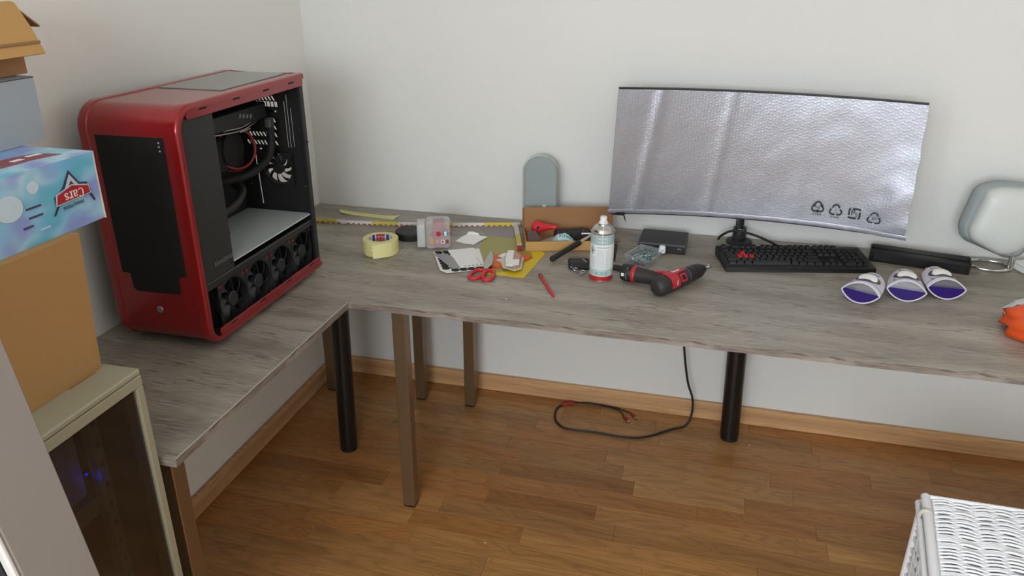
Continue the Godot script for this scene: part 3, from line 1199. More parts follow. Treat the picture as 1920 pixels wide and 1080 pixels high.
	plate.material = M.black_matte
	rear.add_child(plate)
	var cut := func(p: PackedVector2Array) -> void:
		var c := CSGPolygon3D.new()
		c.name = "opening"
		c.polygon = p
		c.depth = 0.01
		c.position = Vector3(0, 0, 0.661)
		c.operation = CSGShape3D.OPERATION_SUBTRACTION
		c.material = M.black_matte
		rear.add_child(c, true)
	var slot := func(x: float, y: float, w: float, h: float, lean: float) -> void:
		var p := PackedVector2Array()
		for q in round_rect(w, h, w * 0.48, 3):
			p.append(Vector2(x + q.x - q.y * lean, y + q.y))
		cut.call(p)
	for k in 9:
		slot.call(0.152 + k * 0.0115, 1.2635, 0.0066, 0.0145, 0.55)
	for k in 6:
		cut.call(PackedVector2Array([Vector2(0.1885 + k * 0.0118, 1.239), Vector2(0.1980 + k * 0.0118, 1.239), Vector2(0.1970 + k * 0.0118, 1.254), Vector2(0.1875 + k * 0.0118, 1.254)]))
	for k in 4:
		slot.call(0.2165 + k * 0.0105, 1.2265, 0.0080, 0.0055, 0.0)
	for y in [1.2010, 1.1800, 1.1580, 1.1340]:
		slot.call(0.2400, y, 0.0070, 0.0140, 0.5)
	for k in 8:
		slot.call(0.148 + k * 0.0112, 1.1585, 0.0066, 0.0135, 0.5)
		slot.call(0.149 + k * 0.0112, 1.1335, 0.0066, 0.0135, 0.5)
	slot.call(0.186, 1.1145, 0.010, 0.006, 0.0)
	for q in [[0.2770, 1.122, 1.256], [0.2855, 1.123, 1.275], [0.2960, 1.125, 1.238]]:
		cut.call(PackedVector2Array([Vector2(q[0], q[1]), Vector2(q[0] + 0.0022, q[1]), Vector2(q[0] + 0.0022, q[2]), Vector2(q[0], q[2])]))
	cut.call(PackedVector2Array([Vector2(0.1645, 1.066), Vector2(0.1685, 1.066), Vector2(0.1675, 1.119), Vector2(0.1635, 1.119)]))
	cut.call(PackedVector2Array([Vector2(0.1695, 0.945), Vector2(0.1735, 0.945), Vector2(0.1705, 1.040), Vector2(0.1665, 1.040)]))
	cut.call(shifted(oval(0.091, 0.091, 32), Vector2(0.245, 1.062)))
	o.add_child(rear)
	fan(o, Transform3D(Basis(), Vector3(0.245, 1.062, 0.6575)), 0.096, 9, 0.018, M.black_matte, null)
	# four fans in a row low on the open side, on their radiator
	for k in 4:
		fan(o, Transform3D(Basis(Vector3.FORWARD, Vector3.UP, Vector3.RIGHT), Vector3(0.302, 0.829, 1.086 - k * 0.1205)), 0.118, 7, 0.024, mat("fan_black", "#1b1c1e", 0.45), M.red_rubber)
	part("radiator", G(o).box(Vector3(0.286, 0.829, 0.905), Vector3(0.028, 0.118, 0.49), 0.002), M.black_matte, o)
	part("rail", G(o).box(Vector3(0.332, 0.903, 0.935), Vector3(0.012, 0.020, 0.535), 0.003), mat("rail_black", "#191a19", 0.4), o)
	# middle shelf, front cover with its lettering
	part("middle_shelf", G(o).box(Vector3(0.2265, 0.9275, 0.876), Vector3(0.213, 0.004, 0.424), 0.001), mat("shelf_acrylic", "#bcc4c2", 0.25), o)
	var cv := part("front_cover", G(o).box(Vector3(0.330, 1.104, 1.139), Vector3(0.006, 0.428, 0.134), 0.0015), M.anthracite, o)
	part("lettering", G(o).text("bloodmod", 0.0125, Transform3D(Basis(Vector3.FORWARD, Vector3.UP, Vector3.RIGHT), Vector3(0.3335, 0.947, 1.113))), mat("lettering_grey", "#6d6f6d", 0.6), cv)
	# cooling and boards
	var gpu := part("graphics_card", G(o).box(Vector3(0.20, 1.2405, 0.835), Vector3(0.10, 0.045, 0.26), 0.004), M.black_plastic, o)
	for k in 4:
		var s := G(o)
		s.t = s.t * facing_x(0.2505)
		var p := PackedVector2Array()
		for q in oval(0.011, 0.012, 12):
			p.append(Vector2(-0.838 + k * 0.0165 + q.x + q.y * 0.4, 1.2455 - k * 0.003 + q.y))
		part("vent", s.prism(p, 0.0005), mat("vent_grey", "#7c7d7a", 0.6), gpu)
	for q in [[0.0, 0.0], [-0.008, 0.010]]:
		var h := G(o)
		h.tube(spline([Vector3(0.245, 1.234 + q[0], 1.06), Vector3(0.245, 1.222 + q[0], 0.94), Vector3(0.245, 1.214 + q[0], 0.835), Vector3(0.245, 1.221 + q[0], 0.775), Vector3(0.240, 1.232 + q[0], 0.725)], 5), 0.0022, 8)
		part("heat_pipe", h, M.steel, o)
	part("bracket", G(o).box(Vector3(0.243, 1.203, 0.812), Vector3(0.004, 0.006, 0.05), 0.001), M.steel, o)
	part("pump_block", G(o).box(Vector3(0.165, 1.140, 0.835), Vector3(0.075, 0.10, 0.14), 0.01), M.black_matte, o)
	part("cooler_face", G(o).cyl(Vector3(0.19, 1.150, 0.822), Vector3(0.208, 1.150, 0.822), 0.052, 0.050, 32, 0.002), M.black_matte, o)
	part("cooler_ring", G(o).torus(Vector3(0.215, 1.152, 0.822), Vector3(0.86, 0.1, 0.5).normalized(), 0.055, 0.0042, 40, 8), mat("ring_red", "#6f0d14", 0.45), o)
	part("cooler_ring", G(o).torus(Vector3(0.208, 1.149, 0.822), Vector3(0.86, 0.1, 0.5).normalized(), 0.059, 0.002, 40, 6), M.ring_red, o)
	part("coolant_hose", G(o).tube(spline([Vector3(0.26, 1.205, 0.716), Vector3(0.262, 1.146, 0.720), Vector3(0.258, 1.103, 0.752), Vector3(0.235, 1.078, 0.82), Vector3(0.18, 1.068, 0.885)], 6), 0.0105, 12), M.black_matte, o)
	part("coolant_hose", G(o).tube(spline([Vector3(0.24, 1.010, 0.985), Vector3(0.242, 1.015, 0.93), Vector3(0.240, 1.024, 0.885), Vector3(0.225, 1.042, 0.838), Vector3(0.18, 1.066, 0.830)], 6), 0.012, 12), M.black_plastic, o)
	part("hose_fitting", G(o).box(Vector3(0.262, 1.206, 0.718), Vector3(0.018, 0.026, 0.026), 0.003), mat("fitting_grey", "#444a47", 0.4), o)
	part("memory_module", G(o).box(Vector3(0.165, 1.2435, 0.668), Vector3(0.036, 0.016, 0.012), 0.001), mat("module_tan", "#7d7258", 0.5), o)
	part("board", G(o).box(Vector3(0.128, 1.10, 0.87), Vector3(0.004, 0.33, 0.36), 0.0), M.black_plastic, o)
	part("reservoir", G(o).box(Vector3(0.17, 0.995, 0.955), Vector3(0.09, 0.12, 0.10), 0.01), M.black_plastic, o)
	part("cable_plug", G(o).cyl(Vector3(0.25, 0.953, 1.02), Vector3(0.25, 0.962, 0.965), 0.009, 0.009, 14, 0.001), mat("plug_dark_red", "#5d1518", 0.5), o)
	for q in [Vector3(0.145, 1.007, 0.662), Vector3(0.15, 0.982, 0.759), Vector3(0.322, 1.18, 0.660), Vector3(0.322, 1.01, 0.660)]:
		part("screw", G(o).ball(q, Vector3(0.002, 0.002, 0.002), 8, 6), M.steel, o)
	for q in [Vector3(0.13, 0, 1.14), Vector3(0.30, 0, 1.14), Vector3(0.13, 0, 0.72), Vector3(0.30, 0, 0.72)]:
		part("foot", G(o).cyl(Vector3(q.x, H + 0.0005, q.z), Vector3(q.x, yb + 0.001, q.z), 0.018, 0.018, 20), M.black_plastic, o)


# ---------------------------------------------------------------- the monitor, still in its wrapping
func screen_at(u: float, v: float, lift := 0.0) -> Vector3:      # u across -1..1, v down 0..1
	var top := Vector3(1.1815, 1.2600, 0).lerp(Vector3(2.0725, 1.2505, 0), (u + 1) / 2)
	var low := Vector3(1.1705, 0.8580, 0).lerp(Vector3(2.0760, 0.8500, 0), (u + 1) / 2)
	var p := top.lerp(low, v)
	p.z = 0.200 - 0.066 * (1 - u * u) + lift
	return p


func monitor() -> void:
	var o := thing("monitor", "wide curved monitor still wrapped in silver bubble foil against back wall", "monitor", Vector3(1.605, H, 0.055))
	# the panel behind the foil
	var grid := []
	for i in 2:
		var row := []
		for k in 33:
			var u := -1.0 + 2.0 * k / 32
			row.append(screen_at(u * 0.998, -0.010 if i == 0 else 1.020, -0.004))
		grid.append(row)
	grid.reverse()
	part("panel", G(o).sheet(grid, 0.016), M.black_plastic, o)
	# the foil: a sagging bubbled sheet a few millimetres in front
	var n := noise(91, 2.2, 3)
	var fg := []
	var RN := 26
	for i in RN + 1:
		var v := float(i) / RN
		var row := []
		for k in 65:
			var u := -1.0 + 2.0 * k / 64
			var p := screen_at(u, v, 0.004)
			var q := n.get_noise_3d(p.x * 4.0, p.y * 4.0, 0.0)
			var crease := exp(-pow((u + 0.70 + 0.12 * v) / 0.03, 2.0)) * 0.0035 + exp(-pow((u + 0.215 + 0.10 * v) / 0.02, 2.0)) * 0.002 + exp(-pow((u - 0.30) / 0.03, 2.0)) * 0.001
			var edge := smoothstep(0.62, 1.02, u) * smoothstep(0.05, 1.0, v)
			p.z += q * 0.0009 + crease + edge * (0.019 + 0.007 * q)
			p.y += edge * -0.006 * v
			if k == 64:
				p.x += q * 0.006
			if i == RN:
				p.y += q * 0.003 * (0.4 + edge * 2.0)
			row.append(p)
		fg.append(row)
	var bub := Image.create(256, 256, false, Image.FORMAT_RGB8)
	var jit := noise(92, 0.03, 2)
	for y in 256:
		for x in 256:
			# staggered bubbles, eight across and eight down, each squashed a little differently
			var ry := x / 32.0
			var r := int(ry)
			var rx := y / 32.0 + (0.5 if r % 2 else 0.0) + 0.16 * sin(TAU * r * 3.0 / 8.0)
			var d := Vector2(rx - floorf(rx) - 0.5, ry - r - 0.5).length()
			var hgt := clampf(1.0 - pow(d / 0.47, 2.0), 0.0, 1.0)
			var c := 0.25 + (0.42 + 0.22 * sin(floorf(rx) * 2.4 + r * 1.7)) * sqrt(hgt) + 0.22 * jit.get_noise_2d(x, y)
			bub.set_pixel(x, y, Color(c, c, c))
	bub.bump_map_to_normal_map(7.0)
	var foil := mat("bubble_foil", "#a2a4ac", 0.32, 0.62)
	foil.normal_enabled = true
	foil.normal_texture = tex(bub)
	foil.normal_scale = 0.12
	foil.uv1_scale = Vector3(12.0, 5.4, 1)
	fg.reverse()
	var w := part("foil_wrap", G(o).sheet(fg, 0.002), foil, o)
	w.set_meta("label", "silver bubble foil")
	# loose hem along the bottom, turned up over the edge
	var hem := []
	for i in 3:
		var row := []
		for k in 65:
			var u := -1.008 + 2.014 * k / 64
			var p := screen_at(u, [0.968, 0.985, 1.004][i] + 0.004 * n.get_noise_1d(u * 30.0), [0.0066, 0.0078, 0.0062][i] + smoothstep(0.62, 1.02, u) * 0.0215)
			row.append(p)
		hem.append(row)
	hem.reverse()
	part("foil_hem", G(o).sheet(hem, 0.001, Vector2(1.0, 0.09)), foil, w)
	# recycling marks printed on the foil
	var ink := mat("foil_ink", "#101114", 0.6)
	var spot := func(c: Vector2, q: Vector2) -> Vector3:
		var u := (c.x + q.x - 1.176) / 0.4485 - 1.0
		var v := (1.2555 - c.y - q.y) / 0.402
		return screen_at(u, v, 0.0105 + smoothstep(0.62, 1.02, u) * smoothstep(0.05, 1.0, v) * 0.020)
	var stroke := func(g: Geo, c: Vector2, pts: Array, w2: float) -> void:
		var rws := [[], []]   # lower side first, so that the print faces the room
		for i in pts.size():
			var d: Vector2 = (pts[mini(i + 1, pts.size() - 1)] - pts[maxi(i - 1, 0)]).normalized()
			var s := Vector2(-d.y, d.x) * w2 / 2
			rws[0].append(spot.call(c, pts[i] - s))
			rws[1].append(spot.call(c, pts[i] + s))
		g.sheet(rws, 0.0005)
	var marks := [[Vector2(1.8235, 0.9145), 0, 0.0042], [Vector2(1.8760, 0.9110), 1, 0.0042], [Vector2(1.9290, 0.9085), 2, 0.0046], [Vector2(1.9830, 0.9030), 3, 0.0032]]
	for mk in marks:
		var g := G(o)
		var c: Vector2 = mk[0]
		var wd: float = mk[2]
		if mk[1] == 2:
			for k in 4:
				var R := Transform2D(PI / 2 * k, Vector2.ZERO)
				stroke.call(g, c, [R * Vector2(-0.011, 0.0145), R * Vector2(-0.0145, 0.0135), R * Vector2(-0.0150, 0.008), R * Vector2(-0.0148, -0.006)], wd)
			g.text("P", 0.017, Transform3D(Basis(), Vector3(-0.004, 0.002, 0)), func(q: Vector3) -> Vector3: return spot.call(c, Vector2(q.x, q.y)) + Vector3(0, 0, q.z))
			g.text("5", 0.012, Transform3D(Basis(), Vector3(0.006, -0.003, 0)), func(q: Vector3) -> Vector3: return spot.call(c, Vector2(q.x, q.y)) + Vector3(0, 0, q.z))
		else:
			for k in 3:
				var R := Transform2D(TAU / 3 * k, Vector2.ZERO)
				var pts := []
				for i in 9:
					var a := PI / 2 + 0.92 - 1.75 * i / 8.0
					var rr := 0.0155 + 0.003 * cos((a - PI / 2) * 3.0)
					pts.append(R * Vector2(cos(a) * rr, sin(a) * rr))
				stroke.call(g, c, pts, wd)
				var tip: Vector2 = pts[8]
				var dd: Vector2 = (pts[8] - pts[7]).normalized()
				var nn := Vector2(-dd.y, dd.x)
				if mk[1] == 0:
					g.sheet([[spot.call(c, tip + nn * 0.0062), spot.call(c, tip + dd * 0.0085)], [spot.call(c, tip - nn * 0.0062), spot.call(c, tip + dd * 0.0085 - nn * 0.0002)]], 0.0005)
			var inner: String = ["Foil", "7", "", "07"][mk[1]]
			g.text(inner, 0.0075 if mk[1] else 0.006, Transform3D(Basis(), Vector3(0, -0.001, 0)), func(q: Vector3) -> Vector3: return spot.call(c, Vector2(q.x, q.y)) + Vector3(0, 0, q.z))
			if mk[1] < 2:
				var word: String = ["OTHER", "OTHER"][mk[1]]
				g.text(word, 0.0065, Transform3D(Basis(), Vector3(0, -0.023, 0)), func(q: Vector3) -> Vector3: return spot.call(c, Vector2(q.x, q.y)) + Vector3(0, 0, q.z))
		part("recycling_mark", g, ink, w)
	# power light corner with its tag, pole and foot
	part("corner_badge", G(o).box(screen_at(-0.93, 1.008, 0.006), Vector3(0.042, 0.010, 0.006), 0.001), M.black_matte, o)
	var tg := G(o)
	var c0 := screen_at(-0.925, 1.018, 0.008)
	tg.sheet([[c0 + Vector3(0.014, 0, 0), c0 + Vector3(0.019, 0, 0)], [c0 + Vector3(0.018, -0.010, 0), c0 + Vector3(0.022, -0.010, 0)], [c0 + Vector3(0.0235, -0.024, 0.002), c0 + Vector3(0.0245, -0.024, 0.002)]], 0.001)
	part("film_tab", tg, M.black_matte, o)
	var pole := G(o)
	pole.cyl(Vector3(1.6005, 0.790, 0.062), Vector3(1.597, 1.02, 0.064), 0.0135, 0.0135, 24)
	part("pole", pole, M.black_plastic, o)
	part("pole_strip", G(o).cyl(Vector3(1.5945, 0.790, 0.0755), Vector3(1.5915, 0.86, 0.077), 0.0024, 0.0024, 10), M.chrome, o)
	var cl := G(o)
	cl.t = cl.t * Transform3D(Basis(), Vector3(1.602, H, 0.060))
	cl.lathe([Vector2(0, 0.006), Vector2(0.021, 0.006), Vector2(0.0225, 0.012), Vector2(0.0235, 0.048), Vector2(0.021, 0.056), Vector2(0, 0.056)], 28)
	part("clamp_column", cl, mat("gunmetal", "#5a5b5d", 0.25, 0.8), o)
	var ft := G(o)
	ft.t = ft.t * Transform3D(Basis(), Vector3(1.604, H, 0.060))
	ft.lathe([Vector2(0, 0.0005), Vector2(0.043, 0.0005), Vector2(0.044, 0.003), Vector2(0.0435, 0.0085), Vector2(0.040, 0.011), Vector2(0, 0.011)], 36)
	part("foot_plate", ft, M.dark_grey, o)
	part("mount_arm", G(o).box(Vector3(1.602, 1.0, 0.088), Vector3(0.05, 0.05, 0.07), 0.004), M.black_plastic, o)
	var cab := Geo.new()
	cab.tube(spline([Vector3(1.535, H + 0.0055, 0.05), Vector3(1.545, 0.775, 0.095), Vector3(1.572, 0.795, 0.105), Vector3(1.604, 0.797, 0.108), Vector3(1.655, 0.785, 0.105), Vector3(1.700, 0.767, 0.100), Vector3(1.735, 0.749, 0.090), Vector3(1.755, H + 0.0055, 0.070)], 8), 0.0042, 10)
	solo("monitor_cable", cab, M.black_plastic, "thick black cable looping around the foot of the wrapped monitor", "cable")


# ---------------------------------------------------------------- speakers
func speakers() -> void:
	var shell := mat("speaker_shell", "#c9ccc7", 0.4)
	var grille := mat("speaker_grille", "#939c9b", 0.7)
	relief(grille, grey(14, 128, 128, 0.2, 2), 0.01, 20.0)
	# left: seen from the front, behind the tool box
	var o := thing("speaker", "slim grey desktop speaker with rounded top behind the cardboard tool box", "speaker", Vector3(0.912, H, 0.085), 0.0, "pair of desktop speakers")
	var out := PackedVector2Array()
	for i in 15:
		var a := PI * i / 14.0
		out.append(Vector2(0.9085 + 0.0615 * cos(a), 0.951 + 0.0535 * sin(a)))
	out.append_array(PackedVector2Array([Vector2(0.847, 0.80), Vector2(0.852, 0.772), Vector2(0.870, 0.760), Vector2(0.946, 0.760), Vector2(0.964, 0.772), Vector2(0.970, 0.80)]))
	part("shell", G(o).prism(out, 0.050, 0.010, 0.045), shell, o)
	var gr := PackedVector2Array()
	for i in 15:
		var a := PI * i / 14.0
		gr.append(Vector2(0.9150 + 0.0590 * cos(a), 0.953 + 0.0535 * sin(a)))
	gr.append_array(PackedVector2Array([Vector2(0.856, 0.80), Vector2(0.862, 0.776), Vector2(0.874, 0.766), Vector2(0.952, 0.766), Vector2(0.968, 0.776), Vector2(0.974, 0.80)]))
	part("grille", G(o).prism(gr, 0.010, 0.004, 0.090), grille, o)
	part("logo_plate", G(o).box(Vector3(0.930, 0.829, 0.1012), Vector3(0.014, 0.0125, 0.0016), 0.0005), mat("badge_white", "#dfe3e2", 0.3), o)
	part("stand", G(o).torus(Vector3(0.912, H + 0.0055, 0.062), Vector3.UP, 0.045, 0.005, 32, 10), M.chrome, o)
	part("neck", G(o).cyl(Vector3(0.912, H + 0.006, 0.018), Vector3(0.912, 0.83, 0.046), 0.006, 0.006, 12), M.chrome, o)
	# right: turned away, its pale back towards us
	var p := thing("speaker", "pale grey desktop speaker on chrome ring stand at right end of desk", "speaker", Vector3(2.37, H, 0.11), 0.0, "pair of desktop speakers")
	var ro := [Vector2(2.243, 0.880), Vector2(2.2655, 1.006), Vector2(2.320, 1.0255), Vector2(2.435, 1.0225), Vector2(2.462, 0.985), Vector2(2.440, 0.800), Vector2(2.398, 0.784), Vector2(2.258, 0.838)]
	part("grille", G(p).prism(round_poly(ro, 0.035, 6), 0.040, 0.012, 0.100), grille, p)
	var ri := [Vector2(2.264, 0.877), Vector2(2.290, 0.998), Vector2(2.322, 1.0125), Vector2(2.430, 1.0135), Vector2(2.452, 0.98), Vector2(2.428, 0.83), Vector2(2.372, 0.800), Vector2(2.276, 0.846)]
	var rings := []
	for q in [[0.0, 0.135], [0.0, 0.158], [0.0015, 0.164], [0.004, 0.1695], [0.009, 0.1755], [0.016, 0.1800], [0.026, 0.1835], [0.038, 0.1858], [0.052, 0.1870], [0.068, 0.1874]]:
		var g := Geo.new()
		var ring := []
		var poly := g.ccw(round_poly(ri, 0.040, 6))
		var mid := Vector2(2.36, 0.915)
		for v in poly:
			var k: float = 1.0 - q[0] / 0.075
			var w: Vector2 = mid + (v - mid) * k
			ring.append(Vector3(w.x, w.y, q[1]))
		rings.append(ring)
	part("shell", G(p).loft(rings), shell, p)
	var rg := G(p)
	var rp := []
	for i in 33:
		var a := TAU * i / 32
		rp.append(Vector3(2.366 + 0.062 * cos(a), H + 0.0062, 0.092 + 0.047 * sin(a)))
	rg.tube(rp, 0.0058, 10, false)
	part("stand", rg, M.chrome, p)
	part("neck", G(p).tube(spline([Vector3(2.412, H + 0.006, 0.118), Vector3(2.411, 0.770, 0.128), Vector3(2.400, 0.845, 0.140)], 4), 0.0062, 12), M.chrome, p)


# ---------------------------------------------------------------- on the desk
func keyboard() -> void:
	var o := thing("keyboard", "black full size keyboard with four red letter keys below the monitor", "keyboard", Vector3(1.7855, H, 0.295), 0.227)
	var side := PackedVector2Array([Vector2(0.0, 0.001), Vector2(0.0, 0.014), Vector2(-0.004, 0.017), Vector2(-0.148, 0.031), Vector2(-0.156, 0.030), Vector2(-0.156, 0.010), Vector2(-0.150, 0.001)])
	var g := Geo.new()
	g.t = Transform3D(Basis(Vector3.BACK, Vector3.UP, Vector3.LEFT), Vector3(0.2315, 0, 0))
	g.prism(side, 0.463, 0.002)
	var kb := mat("keyboard_black", "#121213", 0.5)
	part("body", g, kb, o)
	var rows := [
		[[1, 0], [1, 1], [1, 0], [1, 0], [1, 0], [1, 0.5], [1, 0], [1, 0], [1, 0], [1, 0.5], [1, 0], [1, 0], [1, 0], [1, 0.25], [1, 0], [1, 0], [1, 0]],
		[[1, 0], [1, 0], [1, 0], [1, 0], [1, 0], [1, 0], [1, 0], [1, 0], [1, 0], [1, 0], [1, 0], [1, 0], [1, 0], [2, 0], [1, 0.25], [1, 0], [1, 0], [1, 0.25], [1, 0], [1, 0], [1, 0]],
		[[1.5, 0], [1, 0], [1, 0], [1, 0], [1, 0], [1, 0], [1, 0], [1, 0], [1, 0], [1, 0], [1, 0], [1, 0], [1, 0], [1.5, 0], [1, 0.25], [1, 0], [1, 0], [1, 0.25], [1, 0], [1, 0], [1, 0]],
		[[1.75, 0], [1, 0], [1, 0], [1, 0], [1, 0], [1, 0], [1, 0], [1, 0], [1, 0], [1, 0], [1, 0], [1, 0], [2.25, 0], [1, 3.5], [1, 0], [1, 0], [1, 0]],
		[[2.25, 0], [1, 0], [1, 0], [1, 0], [1, 0], [1, 0], [1, 0], [1, 0], [1, 0], [1, 0], [1, 0], [2.75, 0], [1, 1.25], [1, 1.25], [1, 0], [1, 0], [1, 0]],
		[[1.25, 0], [1.25, 0], [1.25, 0], [6.25, 0], [1.25, 0], [1.25, 0], [1.25, 0], [1.25, 0], [1, 0.25], [1, 0], [1, 0], [2, 0.25], [1, 0], [1, 0]]]
	var red := mat("key_red", "#b3161c", 0.45)
	var caps := {}
	var pitch := 0.0193
	var tilt := 0.0955
	for r in 6:
		var x := -0.2185
		var z := -0.137 + r * 0.0215 + (0.004 if r > 0 else 0.0) - (0.0 if r else 0.002)
		for k in rows[r].size():
			var w: float = rows[r][k][0]
			x += rows[r][k][1] * pitch
			if not caps.has(w):
				var cg := Geo.new()
				var a := w * pitch - 0.0015
				hexa(cg, [Vector3(-a / 2, 0, -0.0089), Vector3(a / 2, 0, -0.0089), Vector3(a / 2, 0, 0.0089), Vector3(-a / 2, 0, 0.0089)], [Vector3(-a / 2 + 0.0025, 0.0082, -0.0062), Vector3(a / 2 - 0.0025, 0.0082, -0.0062), Vector3(a / 2 - 0.0025, 0.0078, 0.0062), Vector3(-a / 2 + 0.0025, 0.0078, 0.0062)])
				caps[w] = cg.done()
			var is_red: bool = (r == 2 and k == 2) or (r == 3 and k in [1, 2, 3])
			var m := mesh_node("key", caps[w], red if is_red else mat("key_black", "#1a1a1b", 0.42))
			m.position = Vector3(x + w * pitch / 2, 0.0175 - (z + 0.004) * 0.0972, z)
			m.rotation.x = tilt
			if is_red:
				m.set_meta("label", "red key")
			o.add_child(m, true)
			x += w * pitch


func soundbar() -> void:
	var o := thing("soundbar", "long low black bar behind the purple packs right of the keyboard", "soundbar", Vector3(2.1525, H, 0.130), -0.205)
	var side := PackedVector2Array([Vector2(0.028, 0.001), Vector2(0.031, 0.030), Vector2(0.026, 0.036), Vector2(0.010, 0.037), Vector2(0.004, 0.033), Vector2(-0.012, 0.034), Vector2(-0.016, 0.041), Vector2(-0.030, 0.041), Vector2(-0.032, 0.001)])
	var g := Geo.new()
	g.t = Transform3D(Basis(Vector3.BACK, Vector3.UP, Vector3.LEFT), Vector3(0.140, 0, 0))
	g.prism(side, 0.28, 0.002)
	part("body", g, M.black_plastic, o)
	var grl := mat("black_cloth", "#19191a", 0.9)
	part("front_grille", Geo.new().box(Vector3(0, 0.0165, 0.0305), Vector3(0.262, 0.022, 0.002), 0.0008), grl, o)
	for s in [-1, 1]:
		part("end_cap", Geo.new().box(Vector3(s * 0.1415, 0.020, -0.001), Vector3(0.004, 0.0385, 0.060), 0.0015), M.dark_grey, o)


func packs() -> void:
	var spots := [[Vector3(1.926, H + 0.0015, 0.488), -0.42, "left pack of the three, its purple front turned towards the keyboard"], [Vector3(2.056, H + 0.0015, 0.440), -0.14, "middle pack of the three purple fronted packs with white round lamps"], [Vector3(2.170, H + 0.0015, 0.396), 0.05, "right pack of the three, below the black bar's end, purple front"]]
	var card := mat("pack_card", "#d5d0db", 0.5)
	var lilac := mat("pack_lilac", "#8f7a92", 0.4)
	var purple := mat("purple_panel", "#2a1162", 0.5)
	purple.metallic_specular = 0.25
	clear("blister", "#dfe3e8", 0.02, 0.05)
	var dark := mat("pack_inside", "#4a444c", 0.5)
	var dome_m := mat("lamp_white", "#eceae4", 0.35)
	var W := 0.102
	var Hh := 0.053
	var arc := func(u: float, k: float) -> float: return k * Hh / 2 * pow(maxf(0.0, 1.0 - u * u), 0.85)
	for s in spots:
		var o := thing("lamp_pack", s[2], "package", s[0], s[1], "three purple fronted lamp packs")
		var lean := func(y: float) -> float: return -0.42 * (y - Hh / 2)
		var pt := func(u: float, k: float, z: float, shrink: float) -> Vector3:
			var y: float = arc.call(u, k) * shrink + Hh / 2 + 0.001
			return Vector3(u * W / 2 * shrink, y, z + lean.call(y))
		# clear front with its purple lower half
		var low := PackedVector2Array()
		for i in 21:
			var u := -0.97 + 1.94 * i / 20
			low.append(Vector2(u * W / 2 * 0.97, arc.call(u, -1.0) * 0.95))
		for i in 21:
			var u := 0.97 - 1.94 * i / 20
			low.append(Vector2(u * W / 2 * 0.97, minf(arc.call(u, 1.0) * 0.9, 0.003 - 0.001 * u)))
		var sl := Transform3D(Basis(Vector3.RIGHT, Vector3(0, 1, -0.42), Vector3.BACK), Vector3(0, Hh / 2 + 0.001, -0.018))
		var g := Geo.new()
		g.t = sl
		g.prism(low, 0.017)
		part("purple_panel", g, purple, o)
		var full := PackedVector2Array()
		for i in 21:
			full.append(Vector2((-1.0 + 0.1 * i) * W / 2, arc.call(-1.0 + 0.1 * i, -1.0)))
		for i in range(1, 20):
			full.append(Vector2((1.0 - 0.1 * i) * W / 2, arc.call(1.0 - 0.1 * i, 1.0)))
		var high := PackedVector2Array()
		for i in 21:
			var u := -0.97 + 1.94 * i / 20
			high.append(Vector2(u * W / 2 * 0.98, 0.0032 - 0.001 * u if arc.call(u, 1.0) > 0.0036 else 0.0022))
		for i in 21:
			var u := 0.97 - 1.94 * i / 20
			high.append(Vector2(u * W / 2 * 0.98, maxf(arc.call(u, 1.0) * 0.97, 0.0040)))
		g = Geo.new()
		g.t = sl * Transform3D(Basis(), Vector3(0, 0, 0.0165))
		g.prism(high, 0.0008)
		part("clear_front", g, M.blister, o)
		g = Geo.new()
		g.t = sl * Transform3D(Basis(), Vector3(0, 0, -0.004))
		g.prism(full, 0.001)
		part("backing", g, dark, o)
		for q in [[0.0005, 0.0021], [-0.009, 0.0016]]:
			var ring := []
			for i in full.size() + 1:
				var p: Vector2 = full[i % full.size()]
				ring.append(Vector3(p.x, p.y + Hh / 2 + 0.001, q[0] - 0.42 * p.y))
			part("card_rim", Geo.new().tube(ring, q[1], 6, false), card, o)
		# card sleeve, narrowing to the back, round white lamp over a dark disc painted as its recess
		for k in [1.0, -1.0]:
			var rows := []
			for i in 9:
				var v := i / 8.0
				var row := []
				for j in 17:
					var u := -1.0 + 2.0 * j / 16
					var sh := lerpf(1.0, 0.74, v * v)
					var p: Vector3 = pt.call(u, k, 0.0, 1.0)
					var y := Hh / 2 + 0.001 + (p.y - Hh / 2 - 0.001) * lerpf(1.0, 0.80, v)
					row.append(Vector3(p.x * sh, y - (Hh / 2 - 0.5 * Hh) * v, lerpf(p.z - 0.004, -0.126 + 0.012 * u * u, v)))
				rows.append(row)
			if k > 0.0:
				rows.reverse()
			part("card_sleeve", Geo.new().sheet(rows, -0.0008), card if k > 0.0 else lilac, o)
		var top := func(x: float, z: float) -> float:
			var v := clampf((-z) / 0.125, 0.0, 1.0)
			var u := x / (W / 2 * lerpf(1.0, 0.74, v * v))
			return Hh / 2 + 0.001 + arc.call(u, 1.0) * lerpf(1.0, 0.80, v)
		for q in [[0.0345, 0.031, 0.0012, dark, "painted_recess"]]:  # dark disc laid on the card, painting the shade of a recess
			var rows := []
			for i in 5:
				var row := []
				for j in 25:
					var a := -TAU * j / 24
					var x: float = cos(a) * q[0] * i / 4.0
					var z: float = -0.064 + sin(a) * q[1] * i / 4.0
					row.append(Vector3(x, top.call(x, z) + q[2], z))
				rows.append(row)
			part(q[4], Geo.new().sheet(rows, 0.0006), q[3], o)
		g = Geo.new()
		var yt: float = top.call(0.0, -0.064)
		g.t = Transform3D(Basis(Vector3.RIGHT, 0.18), Vector3(0, yt - 0.0100, -0.064))
		g.lathe([Vector2(0.0260, 0.0), Vector2(0.0260, 0.0085), Vector2(0.0250, 0.0112), Vector2(0.0222, 0.0132), Vector2(0.012, 0.0146), Vector2(0, 0.0150)], 32)
		part("lamp_face", g, dome_m, o)
		g = Geo.new()
